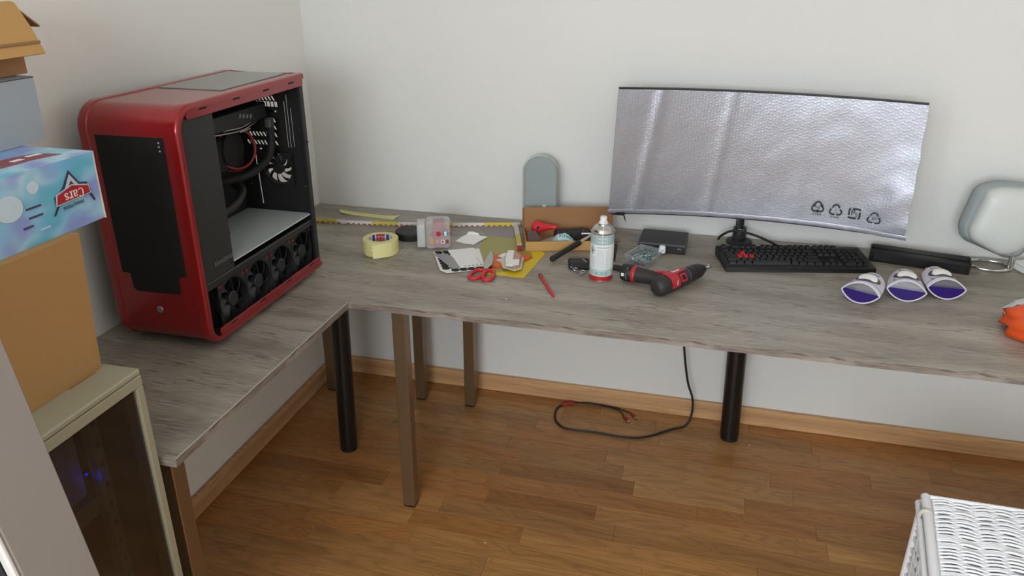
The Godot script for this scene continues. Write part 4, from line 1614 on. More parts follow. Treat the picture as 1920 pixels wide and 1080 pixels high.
		g.text("PHILIPS", 0.0085, Transform3D(), func(q: Vector3) -> Vector3: return Vector3(q.x, top.call(q.x, -0.106 - q.y) + 0.0012 + q.z, -0.106 - q.y))
		part("lettering", g, M.print_black, o)
		part("print_patch", Geo.new().box(Vector3(-0.030, top.call(-0.030, -0.028) + 0.0008, -0.028), Vector3(0.014, 0.001, 0.009), 0.0), lilac, o)
		g = Geo.new()
		g.t = lying(0.034)
		g.prism(shifted(round_rect(0.044, 0.040, 0.010), Vector2(0, 0.128)), 0.001)
		part("hang_tab", g, clear("tab_clear", "#8f9a9a", 0.45, 0.1), o)


func spray_can() -> void:
	var o := thing("spray_can", "upright aerosol can with pale teal and white label and red base ring", "can", Vector3(1.191, H, 0.492))
	var w := 512
	var h := 256
	var im := Image.create(w, h, false, Image.FORMAT_RGB8)
	var teal := Color("#a4b5b4")
	var pale := Color("#dfe3e1")
	var ink := Color("#a8aeb0")
	im.fill(pale)
	im.fill_rect(Rect2i(0, 0, w, 55), teal)
	im.fill_rect(Rect2i(0, 191, w, 42), Color("#b4c8c5"))
	im.fill_rect(Rect2i(0, 232, w, 24), Color("#b01f27"))
	im.fill_rect(Rect2i(0, 55, w, 3), Color("#eef0ee"))
	rng.seed = 5
	for y in [18, 36]:                      # pale lettering too small to read, as rows of short strokes
		var x := 215
		while x < 285:
			var l := rng.randi_range(3, 9)
			im.fill_rect(Rect2i(x, y, l, 4), Color("#dbe7e5"))
			x += l + 3
	im.fill_rect(Rect2i(290, 10, 2, 45), Color("#dbe7e5"))
	var bx := 225
	while bx < 305:
		var l := rng.randi_range(4, 8)
		im.fill_rect(Rect2i(bx, 66, l, 5), Color("#85898c"))
		bx += l + 2
	for y in range(82, 184, 5):
		for col in [[222, 276], [284, 306], [176, 214]]:
			if col[0] == 176 and y < 122:
				continue
			var x: int = col[0]
			while x < col[1]:
				var l := rng.randi_range(4, 12)
				im.fill_rect(Rect2i(x, y, mini(l, col[1] - x), 2), ink)
				x += l + 2
	for q in [[178, 203, 18], [206, 204, 32], [246, 204, 30], [282, 203, 20]]:
		im.fill_rect(Rect2i(q[0], q[1], q[2], 20), Color("#93b3b0"))
	var c := Vector2(184, 86)
	for y in range(58, 116):                # the flame diamond
		for x in range(162, 206):
			var d := absf(x - c.x) * 1.30 + absf(y - c.y)
			if d < 27 and d > 22:
				im.set_pixel(x, y, Color("#26282a"))
			elif d <= 22:
				var f := Vector2((x - c.x) * 1.3, (y - c.y) * 0.8 - 3)
				im.set_pixel(x, y, Color("#26282a") if f.length() < 7.0 and y > 78 or absf(x - c.x) < 2.5 and y > 72 and y < 92 else pale)
	var lab := mat("can_label", "#ffffff", 0.38)
	lab.albedo_texture = tex(im)
	lab.texture_repeat = true
	var g := Geo.new()
	g.lathe([Vector2(0.0352, 0.0035), Vector2(0.0354, 0.010), Vector2(0.0354, 0.1475)], 48, deg_to_rad(97), deg_to_rad(457))
	part("label", g, lab, o)
	var b := Geo.new()
	b.lathe([Vector2(0.0354, 0.1475), Vector2(0.0362, 0.149), Vector2(0.0364, 0.1515), Vector2(0.0352, 0.1535), Vector2(0.0336, 0.1525), Vector2(0.0328, 0.1555), Vector2(0.0312, 0.1595), Vector2(0.0285, 0.1638), Vector2(0.0245, 0.1672), Vector2(0.0205, 0.1695), Vector2(0.0172, 0.1706), Vector2(0.0165, 0.1725), Vector2(0.0171, 0.1745), Vector2(0.0155, 0.1758), Vector2(0, 0.1758)], 40)
	part("metal_dome", b, mat("tin", "#c9c6bf", 0.22, 0.95), o)
	var foot := Geo.new()
	foot.lathe([Vector2(0, 0.0015), Vector2(0.030, 0.0015), Vector2(0.0328, 0.0003), Vector2(0.0354, 0.002), Vector2(0.0352, 0.0036)], 40)
	part("base_rim", foot, M.tin, o)
	var n := Geo.new()
	n.lathe([Vector2(0, 0.174), Vector2(0.0128, 0.174), Vector2(0.0131, 0.1790), Vector2(0.0112, 0.1813), Vector2(0.0100, 0.1838), Vector2(0.0102, 0.1945), Vector2(0.0088, 0.1958), Vector2(0, 0.1950)], 24)
	part("nozzle", n, M.white_plastic, o)
	var s := Geo.new()
	s.tube(spline([Vector3(0.004, 0.188, 0.010), Vector3(0.0055, 0.179, 0.025), Vector3(0.005, 0.163, 0.0325), Vector3(0.0048, 0.141, 0.0372), Vector3(0.0046, 0.122, 0.0374)], 5), 0.0012, 6)
	part("straw", s, mat("straw_clear", "#dfe5e3", 0.3), o)


func tool_box() -> void:
	var o := thing("cardboard_tray", "shallow open brown cardboard tray of tools with its lid standing up", "tray", Vector3(0.917, H, 0.330), 0.293)
	var L := 0.303
	var D := 0.158
	var hh := 0.033
	var g := Geo.new()
	g.box(Vector3(L / 2, 0.0018, -D / 2), Vector3(L, 0.003, D), 0.0005)
	part("base", g, M.cardboard_inside, o)
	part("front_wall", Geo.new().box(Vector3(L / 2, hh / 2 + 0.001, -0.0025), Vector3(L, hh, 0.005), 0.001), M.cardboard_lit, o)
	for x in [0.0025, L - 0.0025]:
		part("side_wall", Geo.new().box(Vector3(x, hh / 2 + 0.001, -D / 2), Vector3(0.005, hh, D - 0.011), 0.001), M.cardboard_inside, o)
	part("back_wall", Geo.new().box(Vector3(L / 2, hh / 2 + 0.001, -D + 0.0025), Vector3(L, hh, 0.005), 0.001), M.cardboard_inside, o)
	var lid := Geo.new()
	lid.t = Transform3D(Basis(Vector3.RIGHT, -0.10), Vector3(0, hh + 0.001, -D + 0.0015))
	lid.box(Vector3(L / 2 + 0.006, 0.034, 0), Vector3(L + 0.012, 0.070, 0.003), 0.0005)
	var lp := part("lid", lid, M.cardboard_inside, o)
	var fl := Geo.new()
	fl.t = lid.t
	fl.box(Vector3(-0.001, 0.034, 0.007), Vector3(0.002, 0.066, 0.012), 0.0004)
	part("lid_flap", fl, M.cardboard, lp)
	var at := func(x: float, y: float, z: float) -> Vector3: return o.transform * Vector3(x, y, z)
	# what lies in it
	var r := Geo.new()
	r.t = Transform3D(Basis(Vector3(0.93, -0.10, -0.28).normalized(), Vector3.UP, Vector3(0.93, -0.10, -0.28).normalized().cross(Vector3.UP)).orthonormalized(), Vector3.ZERO)
	var rp := [Vector2(0, -0.021), Vector2(0.011, -0.0185), Vector2(0.0185, -0.011), Vector2(0.021, 0.0), Vector2(0.0195, 0.010), Vector2(0.0155, 0.020), Vector2(0.0110, 0.034), Vector2(0.0085, 0.048), Vector2(0.0078, 0.058), Vector2(0.0085, 0.063), Vector2(0.006, 0.067), Vector2(0, 0.068)]
	var rt := thing("red_tool", "red plastic pear shaped tool handle with a hole in the tray", "tool", at.call(0.046, 0.052, -0.100), 0.22)
	var rg := Geo.new()
	rg.t = Transform3D(Basis(Vector3.DOWN, Vector3(1, -0.05, 0).normalized(), Vector3.BACK), Vector3.ZERO).orthonormalized()
	rg.lathe(rp, 28)
	part("handle", rg, M.red_plastic, rt)
	part("hole", Geo.new().cyl(Vector3(0.002, 0.003, 0.012), Vector3(0.002, 0.005, 0.0222), 0.0052, 0.0052, 16), M.black_matte, rt)
	var sp := Geo.new()
	sp.sheet([[Vector3(-0.026, 0.0, 0.030), Vector3(0.020, 0.004, 0.034)], [Vector3(-0.024, 0.020, 0.006), Vector3(0.016, 0.024, 0.008)], [Vector3(-0.022, 0.044, -0.014), Vector3(0.006, 0.046, -0.012)]], 0.002)
	solo("sanding_sheet", sp, mat("sanding_maroon", "#5c4743", 0.9), "worn maroon sanding sheet leaning in the left end of the tray", "sandpaper", at.call(0.034, 0.008, -0.046), 0.5)
	var bt := thing("folding_tool", "black folding tool case lying along the middle of the tray", "tool", at.call(0.165, 0.0045, -0.088), 0.36)
	part("body", Geo.new().box(Vector3(0, 0.022, 0), Vector3(0.125, 0.040, 0.036), 0.008), mat("tool_black", "#1d1c1c", 0.6), bt)
	part("strap", Geo.new().box(Vector3(0.034, 0.022, 0), Vector3(0.014, 0.0425, 0.0385), 0.003), M.dark_grey, bt)
	var bg := thing("plastic_bag", "small clear bag with dark teal print in front of the folding tool", "bag", at.call(0.128, 0.0045, -0.040), 0.28)
	var n := noise(33, 30.0, 2)
	var puff := func(u: float, v: float) -> Vector3:      # u across and v up the bag, both -1..1
		var x := u * 0.043
		var z := 0.020 - (v + 1.0) * 0.017
		return Vector3(x, 0.004 + 0.036 * pow(maxf(0.0, 1.0 - u * u), 0.7) * smoothstep(-1.3, 0.7, v) + 0.004 * n.get_noise_2d(x * 1.5, z * 1.5), z)
	var rows := []
	for i in 9:
		var row := []
		for j in 13:
			row.append(puff.call(-1.0 + j / 6.0, -1.0 + i / 4.0))
		rows.append(row)
	part("film", Geo.new().sheet(rows, 0.003), mat("bag_grey", "#a3a1a4", 0.25), bg)
	for q in [[-0.25, 0.80], [-0.95, -0.45]]:
		var strip := []
		for i in 4:
			var row := []
			for j in 9:
				row.append(puff.call(lerpf(-0.42, 0.80, j / 8.0), lerpf(q[0], q[1], i / 3.0)) + Vector3(0, 0.0006, 0.0010))
			strip.append(row)
		part("printed_strip", Geo.new().sheet(strip, 0.0005), mat("print_pale_teal", "#a9cbcb", 0.5), bg)
		var tl := Geo.new()
		tl.text("FUSO", 0.0125, Transform3D(), func(p: Vector3) -> Vector3:
			return puff.call(0.19 + p.x / 0.040, (q[0] + q[1]) / 2 + p.y / 0.0125 * 0.42) + Vector3(0, 0.0012, 0.0018 + p.z))
		part("lettering", tl, mat("print_deep_teal", "#173f44", 0.5), bg)
	for k in 4:
		var rod := Geo.new()
		rod.cyl(Vector3(-0.022, 0.004 + k * 0.003, 0.012 - k * 0.004), Vector3(0.030, 0.018 + k * 0.003, -0.022 - k * 0.004), 0.0016, 0.0016, 8)
		solo("metal_rod", rod, M.steel, ["thin metal rod in the tray, lowest and nearest the front wall", "thin metal rod in the tray, second from the front wall", "thin metal rod in the tray, third from the front wall", "thin metal rod in the tray, topmost and farthest from the front wall"][k], "rod", at.call(0.072, 0.006, -0.034), 0.1, "thin metal rods in the tray")
	var bh := Geo.new()
	bh.tube([Vector3(-0.045, 0.012, 0.010), Vector3(-0.030, 0.014, 0.008), Vector3(0.0, 0.015, 0.0), Vector3(0.045, 0.016, -0.012), Vector3(0.055, 0.016, -0.014)], [0.006, 0.0095, 0.0095, 0.0085, 0.006], 12)
	solo("hand_tool", bh, M.black_plastic, "black round tool handle at the right front of the cardboard tray", "tool", at.call(0.218, 0.0045, -0.036), 0.1)
	var wr := Geo.new()
	wr.cyl(Vector3(-0.014, 0, 0), Vector3(0.045, 0.001, 0), 0.0024, 0.0024, 10)
	solo("white_rod", wr, M.white_plastic, "short white plastic rod sticking out of the tray beside spray can", "rod", at.call(0.207, 0.040, -0.060), 0.2)
	var cr := Geo.new()
	var crows := []
	for i in 5:
		var row := []
		for j in 5:
			row.append(Vector3(-0.014 + 0.007 * j + 0.003 * n.get_noise_2d(i * 9.0, j * 7.0), 0.004 + 0.022 * (1.0 - absf(j - 1.0) / 4.0) * (0.6 + 0.8 * n.get_noise_2d(j * 5.0, i * 8.0)), 0.012 - 0.006 * i))
		crows.append(row)
	cr.sheet(crows, 0.0008)
	solo("crumpled_wrapper", cr, mat("wrapper_silver", "#a9a8ad", 0.3, 0.4), "small crumpled silver wrapper between bag and black handle in tray", "wrapper", at.call(0.176, 0.0045, -0.034), 0.0)
	# the knife that leans over the tray's front edge
	var k := thing("knife", "knife with black handle and pale blade leaning on the tray's front edge", "knife", Vector3(1.022, H, 0.405))
	var a := Vector3(1.020, 0.7525, 0.412)
	var b := Vector3(1.0905, 0.7745, 0.288)
	var c := Vector3(1.130, 0.7865, 0.220)
	part("handle", G(k).tube([a, a.lerp(b, 0.03), a.lerp(b, 0.3), a.lerp(b, 0.7), a.lerp(b, 0.97), b], [0.006, 0.0095, 0.0085, 0.0095, 0.0098, 0.008], 12), mat("knife_black", "#1b1a1a", 0.55), k)
	var bl := G(k)
	var side := Vector3(0.80, 0.0, 0.46).normalized() * 0.008
	bl.sheet([[b - side, c - side * 0.7], [b + side, c + side * 0.2]], 0.0016)
	part("blade", bl, mat("blade_pale", "#c3ad8d", 0.35, 0.4), k)


func drill() -> void:
	var o := thing("cordless_drill", "red and black cordless drill lying on its side on the desk", "drill", Vector3(1.40, H, 0.53))
	var y := 0.7695
	var A := Vector3(1.366, y, 0.598)
	var B := Vector3(1.492, y, 0.410)
	var ax := (B - A).normalized()
	var L := A.distance_to(B)
	var P := func(s: float) -> Vector3: return A + ax * s
	var body := mat("drill_dark", "#2b2726", 0.55)
	var red := mat("drill_red", "#b3222b", 0.42)
	var run := func(ss: Array, rr: Array, m: Material, name_: String, seg := 24) -> void:
		var pts := []
		for s in ss:
			pts.append(P.call(s))
		part(name_, G(o).tube(pts, rr, seg), m, o)
	run.call([-0.006, -0.003, 0.004, 0.014, 0.030, 0.048], [0.012, 0.020, 0.0262, 0.0285, 0.0290, 0.0288], body, "motor_end")
	run.call([0.048, 0.06, 0.10, 0.128], [0.0288, 0.0288, 0.0272, 0.0262], body, "housing")
	# red side shells hugging the housing
	var up := Vector3.UP
	var sd := ax.cross(up).normalized()     # towards the viewer's right
	var around := func(s: float, a: float, r: float) -> Vector3: return P.call(s) + (up * cos(a) + sd * sin(a)) * r
	var rad := func(s: float) -> float: return 0.0302 if s < 0.06 else lerpf(0.0302, 0.0278, (s - 0.06) / 0.068)
	var shell := func(s0: float, s1: float, a0: Callable, a1: Callable, lift: float, m: Material, name_: String) -> void:
		var rows := []
		for i in 9:
			var row := []
			for j in 13:
				var s := lerpf(s0, s1, j / 12.0)
				var al := lerpf(a0.call(j / 12.0), a1.call(j / 12.0), i / 8.0)
				row.append(around.call(s, al, rad.call(s) + lift))
			rows.append(row)
		rows.reverse()
		part(name_, G(o).sheet(rows, 0.001), m, o)
	shell.call(0.034, 0.126, func(u): return -1.2 + 0.5 * absf(u - 0.5), func(u): return 0.62 - 0.35 * u, 0.0008, red, "red_shell")
	shell.call(0.036, 0.074, func(u): return 0.45, func(u): return 1.75, 0.0008, red, "red_shell")
	shell.call(0.078, 0.106, func(u): return 0.62, func(u): return 1.45, 0.0014, red, "red_button")
	shell.call(0.085, 0.099, func(u): return 0.80, func(u): return 1.25, 0.0022, M.black_matte, "button_centre")
	run.call([0.128, 0.131, 0.134], [0.0262, 0.0266, 0.0262], M.charcoal_metal, "collar")
	run.call([0.134, 0.138, 0.160, 0.163, 0.166, 0.196, 0.214, 0.224, 0.226], [0.0235, 0.0245, 0.0242, 0.0232, 0.0238, 0.0225, 0.0165, 0.0120, 0.008], mat("chuck_black", "#191818", 0.45), "chuck")
	run.call([0.222, 0.244], [0.0052, 0.0052], M.steel, "bit_holder", 12)
	run.call([0.244, 0.246, 0.258, 0.260], [0.0072, 0.0080, 0.0080, 0.0065], M.steel, "bit_holder", 12)
	# handle and battery
	var J: Vector3 = P.call(0.066)
	var E := Vector3(1.262, y - 0.002, 0.494)
	var hx := (E - J).normalized()
	var hl := J.distance_to(E)
	var Q := func(s: float) -> Vector3: return J + hx * s
	var grip := []
	for s in [0.014, 0.03, 0.06, 0.09, hl - 0.035]:
		grip.append(Q.call(s))
	part("grip", G(o).tube(grip, [0.022, 0.0235, 0.0215, 0.0225, 0.0240], 20), body, o)
	part("grip_ring", G(o).tube([Q.call(hl - 0.041), Q.call(hl - 0.039), Q.call(hl - 0.030), Q.call(hl - 0.028)], [0.0240, 0.0252, 0.0252, 0.0240], 24), red, o)
	part("battery", G(o).tube([Q.call(hl - 0.030), Q.call(hl - 0.026), Q.call(hl - 0.004), Q.call(hl + 0.004), Q.call(hl + 0.007)], [0.0250, 0.0265, 0.0265, 0.0245, 0.019], 20), mat("battery_black", "#1a1919", 0.5), o)
	var bb := hx.cross(Vector3.UP).normalized()
	part("battery_trim", G(o).tube([Q.call(hl - 0.020) + Vector3(0, 0.0255, 0) + bb * 0.006, Q.call(hl - 0.017) + Vector3(0, 0.020, 0) - bb * 0.016, Q.call(hl - 0.016) - bb * 0.0268, Q.call(hl - 0.018) - bb * 0.024 - Vector3(0, 0.012, 0)], 0.0026, 8), mat("trim_grey", "#5b5c60", 0.5), o)
	var chip := G(o)
	chip.t = chip.t * Transform3D(Basis(-hx, Vector3.UP, (-hx).cross(Vector3.UP)), Q.call(hl - 0.006) + (-hx).cross(Vector3.UP) * 0.0262)
	chip.box(Vector3(0, 0.001, 0), Vector3(0.009, 0.010, 0.002), 0.0005)
	part("battery_label", chip, M.white_plastic, o)
	part("red_rib", G(o).tube([Q.call(0.052) + Vector3(0, 0.0205, 0), Q.call(0.028) + Vector3(0, 0.023, 0), Q.call(0.010) + Vector3(0, 0.0245, 0)], [0.003, 0.005, 0.007], 8), red, o)
	part("trigger", G(o).tube([around.call(0.086, -1.35, 0.028), around.call(0.092, -1.5, 0.036), around.call(0.110, -1.45, 0.036)], [0.006, 0.0065, 0.004], 10), M.black_plastic, o)
	var lt := G(o)
	var txr := ax.slerp(ax, 0.0)
	lt.text("Einhell", 0.0082, Transform3D(), func(q: Vector3) -> Vector3:
		var s := 0.083 + q.x
		return around.call(s, 0.02 - q.y / 0.029, rad.call(s) + 0.0012 + q.z))
	part("lettering", lt, M.print_white, o)
	var vents := G(o)
	for k in 5:
		vents.box(around.call(0.056 + 0.0015 * k, 1.45 - 0.08 * k, 0.0312), Vector3(0.0035, 0.0012, 0.0035), 0.0)
	part("rating_print", vents, M.print_silver, o)


func screw_tray() -> void:
	var o := thing("plastic_tray", "clear plastic tray full of small zinc screws in front of grey device", "tray", Vector3(1.306, H, 0.310))
	var f := clear("tray_plastic", "#c4ced2", 0.16, 0.12)
	var lo := [Vector3(1.252, 0.7412, 0.345), Vector3(1.288, 0.7412, 0.262), Vector3(1.352, 0.7412, 0.286), Vector3(1.322, 0.7412, 0.372)]
	var hi := [Vector3(1.246, 0.7700, 0.352), Vector3(1.287, 0.7720, 0.249), Vector3(1.363, 0.7710, 0.278), Vector3(1.330, 0.7660, 0.385)]
	var base := G(o)
	base.face(lo.duplicate(), Vector3(1.3, 0.8, 0.3))
	part("base", base, f, o)
	for i in 4:
		var j := (i + 1) % 4
		var w := G(o)
		var n: Vector3 = (lo[j] - lo[i]).cross(Vector3.UP).normalized() * 0.0012
		hexa(w, [lo[i], lo[j], lo[j] + n, lo[i] + n], [hi[i], hi[j], hi[j] + n, hi[i] + n])
		part("wall", w, f, o)
	var rim := []
	for i in 5:
		rim.append(hi[i % 4])
	part("rim", G(o).tube(rim, 0.0011, 6), mat("tray_rim", "#a8b2b6", 0.25), o)
	part("cap", G(o).cyl(Vector3(1.3575, 0.757, 0.2705), Vector3(1.3585, 0.781, 0.2695), 0.0115, 0.0100, 18, 0.002), M.white_plastic, o)
	# the heap of screws, too many and too small to count
	var sc := Geo.new()
	rng.seed = 77
	for k in 210:
		var u := rng.randf_range(0.13, 0.87)
		var v := rng.randf_range(0.10, 0.80)
		var p: Vector3 = lo[0].lerp(lo[3], u).lerp(lo[1].lerp(lo[2], u), v)
		p.y = 0.7455 + 0.022 * sin(PI * u) * sin(PI * v) * rng.randf_range(0.3, 1.1)
		var d := Vector3(rng.randf_range(-1, 1), rng.randf_range(-0.35, 0.6), rng.randf_range(-1, 1)).normalized()
		var q := p - Vector3(1.306, H, 0.310)
		sc.cyl(q - d * 0.006, q + d * 0.006, 0.0015, 0.0020, 5)
		sc.cyl(q + d * 0.006, q + d * 0.0078, 0.0040, 0.0040, 7)
	var s := solo("screws", sc, M.zinc, "heap of small bluish zinc screws lying in the clear plastic tray", "screws", Vector3(1.306, H, 0.310))
	s.set_meta("kind", "stuff")


func dark_device() -> void:
	var o := thing("grey_device", "flat dark grey metal box with black front under the monitor's left", "device", Vector3(1.355, H, 0.155), -0.03)
	part("case", Geo.new().box(Vector3(0, 0.0165, 0), Vector3(0.155, 0.030, 0.144), 0.002), M.charcoal_metal, o)
	part("front_panel", Geo.new().box(Vector3(0, 0.0145, 0.0725), Vector3(0.151, 0.022, 0.003), 0.001), M.black_plastic, o)
	part("front_edge", Geo.new().box(Vector3(0, 0.0305, 0.0722), Vector3(0.155, 0.0022, 0.0025), 0.0006), mat("edge_grey", "#77787a", 0.4, 0.5), o)
	part("knob", Geo.new().cyl(Vector3(0.008, 0.0150, 0.073), Vector3(0.008, 0.0150, 0.0845), 0.0098, 0.0092, 24, 0.001), M.steel, o)
	var g := Geo.new()
	g.text("NI-8", 0.0042, Transform3D(Basis(), Vector3(0.058, 0.0190, 0.0742)))
	part("lettering", g, M.print_silver, o)


func masking_tape() -> void:
	var o := thing("masking_tape", "roll of pale yellow masking tape standing flat with a loose torn end", "tape", Vector3(0.457, H, 0.453))
	var R := 0.0580
	var Ri := 0.0405
	var g := Geo.new()
	g.lathe([Vector2(Ri, 0.0008), Vector2(R - 0.001, 0.0008), Vector2(R, 0.0018), Vector2(R, 0.0492), Vector2(R - 0.001, 0.0502), Vector2(Ri, 0.0502), Vector2(Ri, 0.0008)], 64)
	part("roll", g, M.tape_yellow, o)
	var cream := mat("core_cream", "#d7cfae", 0.7)
	part("core", Geo.new().lathe([Vector2(Ri + 0.0003, 0.0012), Vector2(Ri + 0.0003, 0.0505), Vector2(Ri - 0.0022, 0.0505), Vector2(Ri - 0.0022, 0.0012), Vector2(Ri + 0.0003, 0.0012)], 48), cream, o)
	# printed bands inside the core; the far side faces the room
	var far := deg_to_rad(114)       # where the core's far wall stands, seen from the desk's front
	var red := mat("core_red", "#9d1c2a", 0.5)
	var blue := mat("core_blue", "#1f4f93", 0.5)
	for k in 3:
		var mid := far + TAU / 3 * k
		for b in [[-0.40, 0.40, red], [-0.50, -0.40, M.white_card], [-0.82, -0.50, blue], [-0.90, -0.82, M.white_card], [0.40, 0.50, M.white_card], [0.50, 0.78, blue], [0.78, 0.86, M.white_card]]:
			part("core_print", Geo.new().lathe([Vector2(Ri - 0.0026, 0.0498), Vector2(Ri - 0.0026, 0.0016)], 8, mid + b[0], mid + b[1]), b[2], o)
	for k in 3:
		for row in 3:
			var mid := far + TAU / 3 * k
			var t := Geo.new()
			t.text("tesa", 0.0115, Transform3D(Basis(), Vector3.ZERO), func(q: Vector3) -> Vector3:
				var a := mid - q.x / (Ri - 0.003) * 1.15
				var rr := Ri - 0.0029 - q.z
				return Vector3(cos(a) * rr, 0.0405 - row * 0.0125 + q.y, -sin(a) * rr))
			part("lettering", t, mat("core_pink", "#e5a8a0", 0.5), o)
	# the loose end
	var rows := []
	for i in 7:
		var v := i / 6.0
		var row := []
		for j in 15:
			var u := j / 14.0
			var a := deg_to_rad(lerpf(-262.0, -338.0, 1.0 - u) + 0.0)
			a = deg_to_rad(lerpf(258.0, 330.0, u))
			var free := pow(1.0 - u, 2.0)
			var jag := 0.003 * sin(v * 21.0) * (1.0 if j == 0 else 0.0)
			var rr := R + 0.0006 + 0.010 * free * (0.4 + 0.6 * (1.0 - v))
			var tan_ := Vector3(sin(a), 0, cos(a)) * (-(0.010 * free) + jag - 0.006 * free * (1.0 - v))
			row.append(Vector3(cos(a) * rr, lerpf(0.0025 - 0.0012 * free, 0.0478 - 0.004 * free, v), -sin(a) * rr) + tan_)
		rows.append(row)
	part("loose_end", Geo.new().sheet(rows, 0.0003), mat("tape_face", "#ddd595", 0.6), o)
	# the torn strip lying behind
	var n := noise(44, 12.0, 2)
	var st := []
	for i in 5:
		var row := []
		for j in 17:
			var u := j / 16.0
			var x := lerpf(0.136, 0.372, u) + (0.5 - i / 4.0) * lerpf(0.02, -0.012, u)
			var z := lerpf(0.108, 0.072, i / 4.0) + 0.020 * u + 0.003 * n.get_noise_1d(u * 9.0 + i * 3.0) * (1.0 if j in [0, 16] else 0.3)
			if j == 0:
				z += 0.006
			row.append(Vector3(x, H + 0.0012 + 0.007 * exp(-u * 14.0) + 0.010 * exp(-(1.0 - u) * 12.0) * i / 4.0, z))
		st.append(row)
	var sp := Vector3(0.25, H, 0.10)
	var sg := Geo.new()
	sg.t = Transform3D(Basis(), -sp)
	sg.sheet(st, 0.0006)
	solo("tape_strip", sg, M.tape_yellow, "torn strip of pale yellow tape lying near the back wall", "tape", sp)


func folding_rule() -> void:
	var o := thing("folding_rule", "white and yellow folding rule laid out along the back of the desk", "ruler", Vector3(0.5, H, 0.15))
	var white := mat("rule_white", "#dcd8d2", 0.5)
	var yellow := mat("rule_yellow", "#d3c24e", 0.5)
	var tick := mat("rule_red", "#a32424", 0.5)
	var bar := func(a: Vector3, b: Vector3, ya: float, yb: float, first: float) -> void:
		var d := (b - a).normalized()
		var l := a.distance_to(b)
		var s := G(o)
		var bs := Basis(d, Vector3.UP, d.cross(Vector3.UP))
		s.t = s.t * Transform3D(bs, a)
		s.box(Vector3(l / 2, 0.0070, 0), Vector3(l, 0.0135, 0.0034), 0.0006)
		var seg := part("segment", s, white, o)
		var yl := G(o)
		yl.t = yl.t * Transform3D(bs, a)
		yl.box(Vector3(l * (ya + yb) / 2, 0.0078, 0), Vector3(l * (yb - ya), 0.0126, 0.0038), 0.0006)
		part("yellow_section", yl, yellow, seg)
		var tk := G(o)
		tk.t = tk.t * Transform3D(bs, a)
		for k in int(l / 0.02):
			tk.box(Vector3(first + k * 0.02, 0.0028, 0), Vector3(0.009 if k % 3 else 0.013, 0.0034, 0.0042), 0.0)
		part("red_ticks", tk, tick, seg)
		var jn := G(o)
		jn.t = jn.t * Transform3D(bs, a)
		jn.cyl(Vector3(l - 0.007, 0.0070, -0.003), Vector3(l - 0.007, 0.0070, 0.003), 0.0032, 0.0032, 10)
		part("joint", jn, M.steel, seg)
	var y := H + 0.0005
	bar.call(Vector3(0.05, y, 0.236), Vector3(0.214, y, 0.212), 0.05, 0.80, 0.02)
	bar.call(Vector3(0.196, y, 0.2175), Vector3(0.428, y, 0.188), 0.50, 0.93, 0.03)
	bar.call(Vector3(0.410, y, 0.186), Vector3(0.640, y, 0.140), 0.40, 0.85, 0.03)
	bar.call(Vector3(0.622, y, 0.139), Vector3(0.836, y, 0.078), 0.42, 0.90, 0.03)
	for k in 4:     # the rest of it folded together, pointing at the room
		var off := Vector3(0.0038 * k, 0, -0.0011 * k)
		var a := Vector3(0.819, y, 0.094) + off
		var b := Vector3(0.8935, y, 0.333) + off
		bar.call(a, b, 0.46, 0.86, 0.03)
		var d := (b - a).normalized()
		var e := G(o)
		e.t = e.t * Transform3D(Basis(d, Vector3.UP, d.cross(Vector3.UP)), b)
		e.box(Vector3(-0.010, 0.0070, 0), Vector3(0.021, 0.0140, 0.0046), 0.0006)
		part("red_end", e, tick, o)


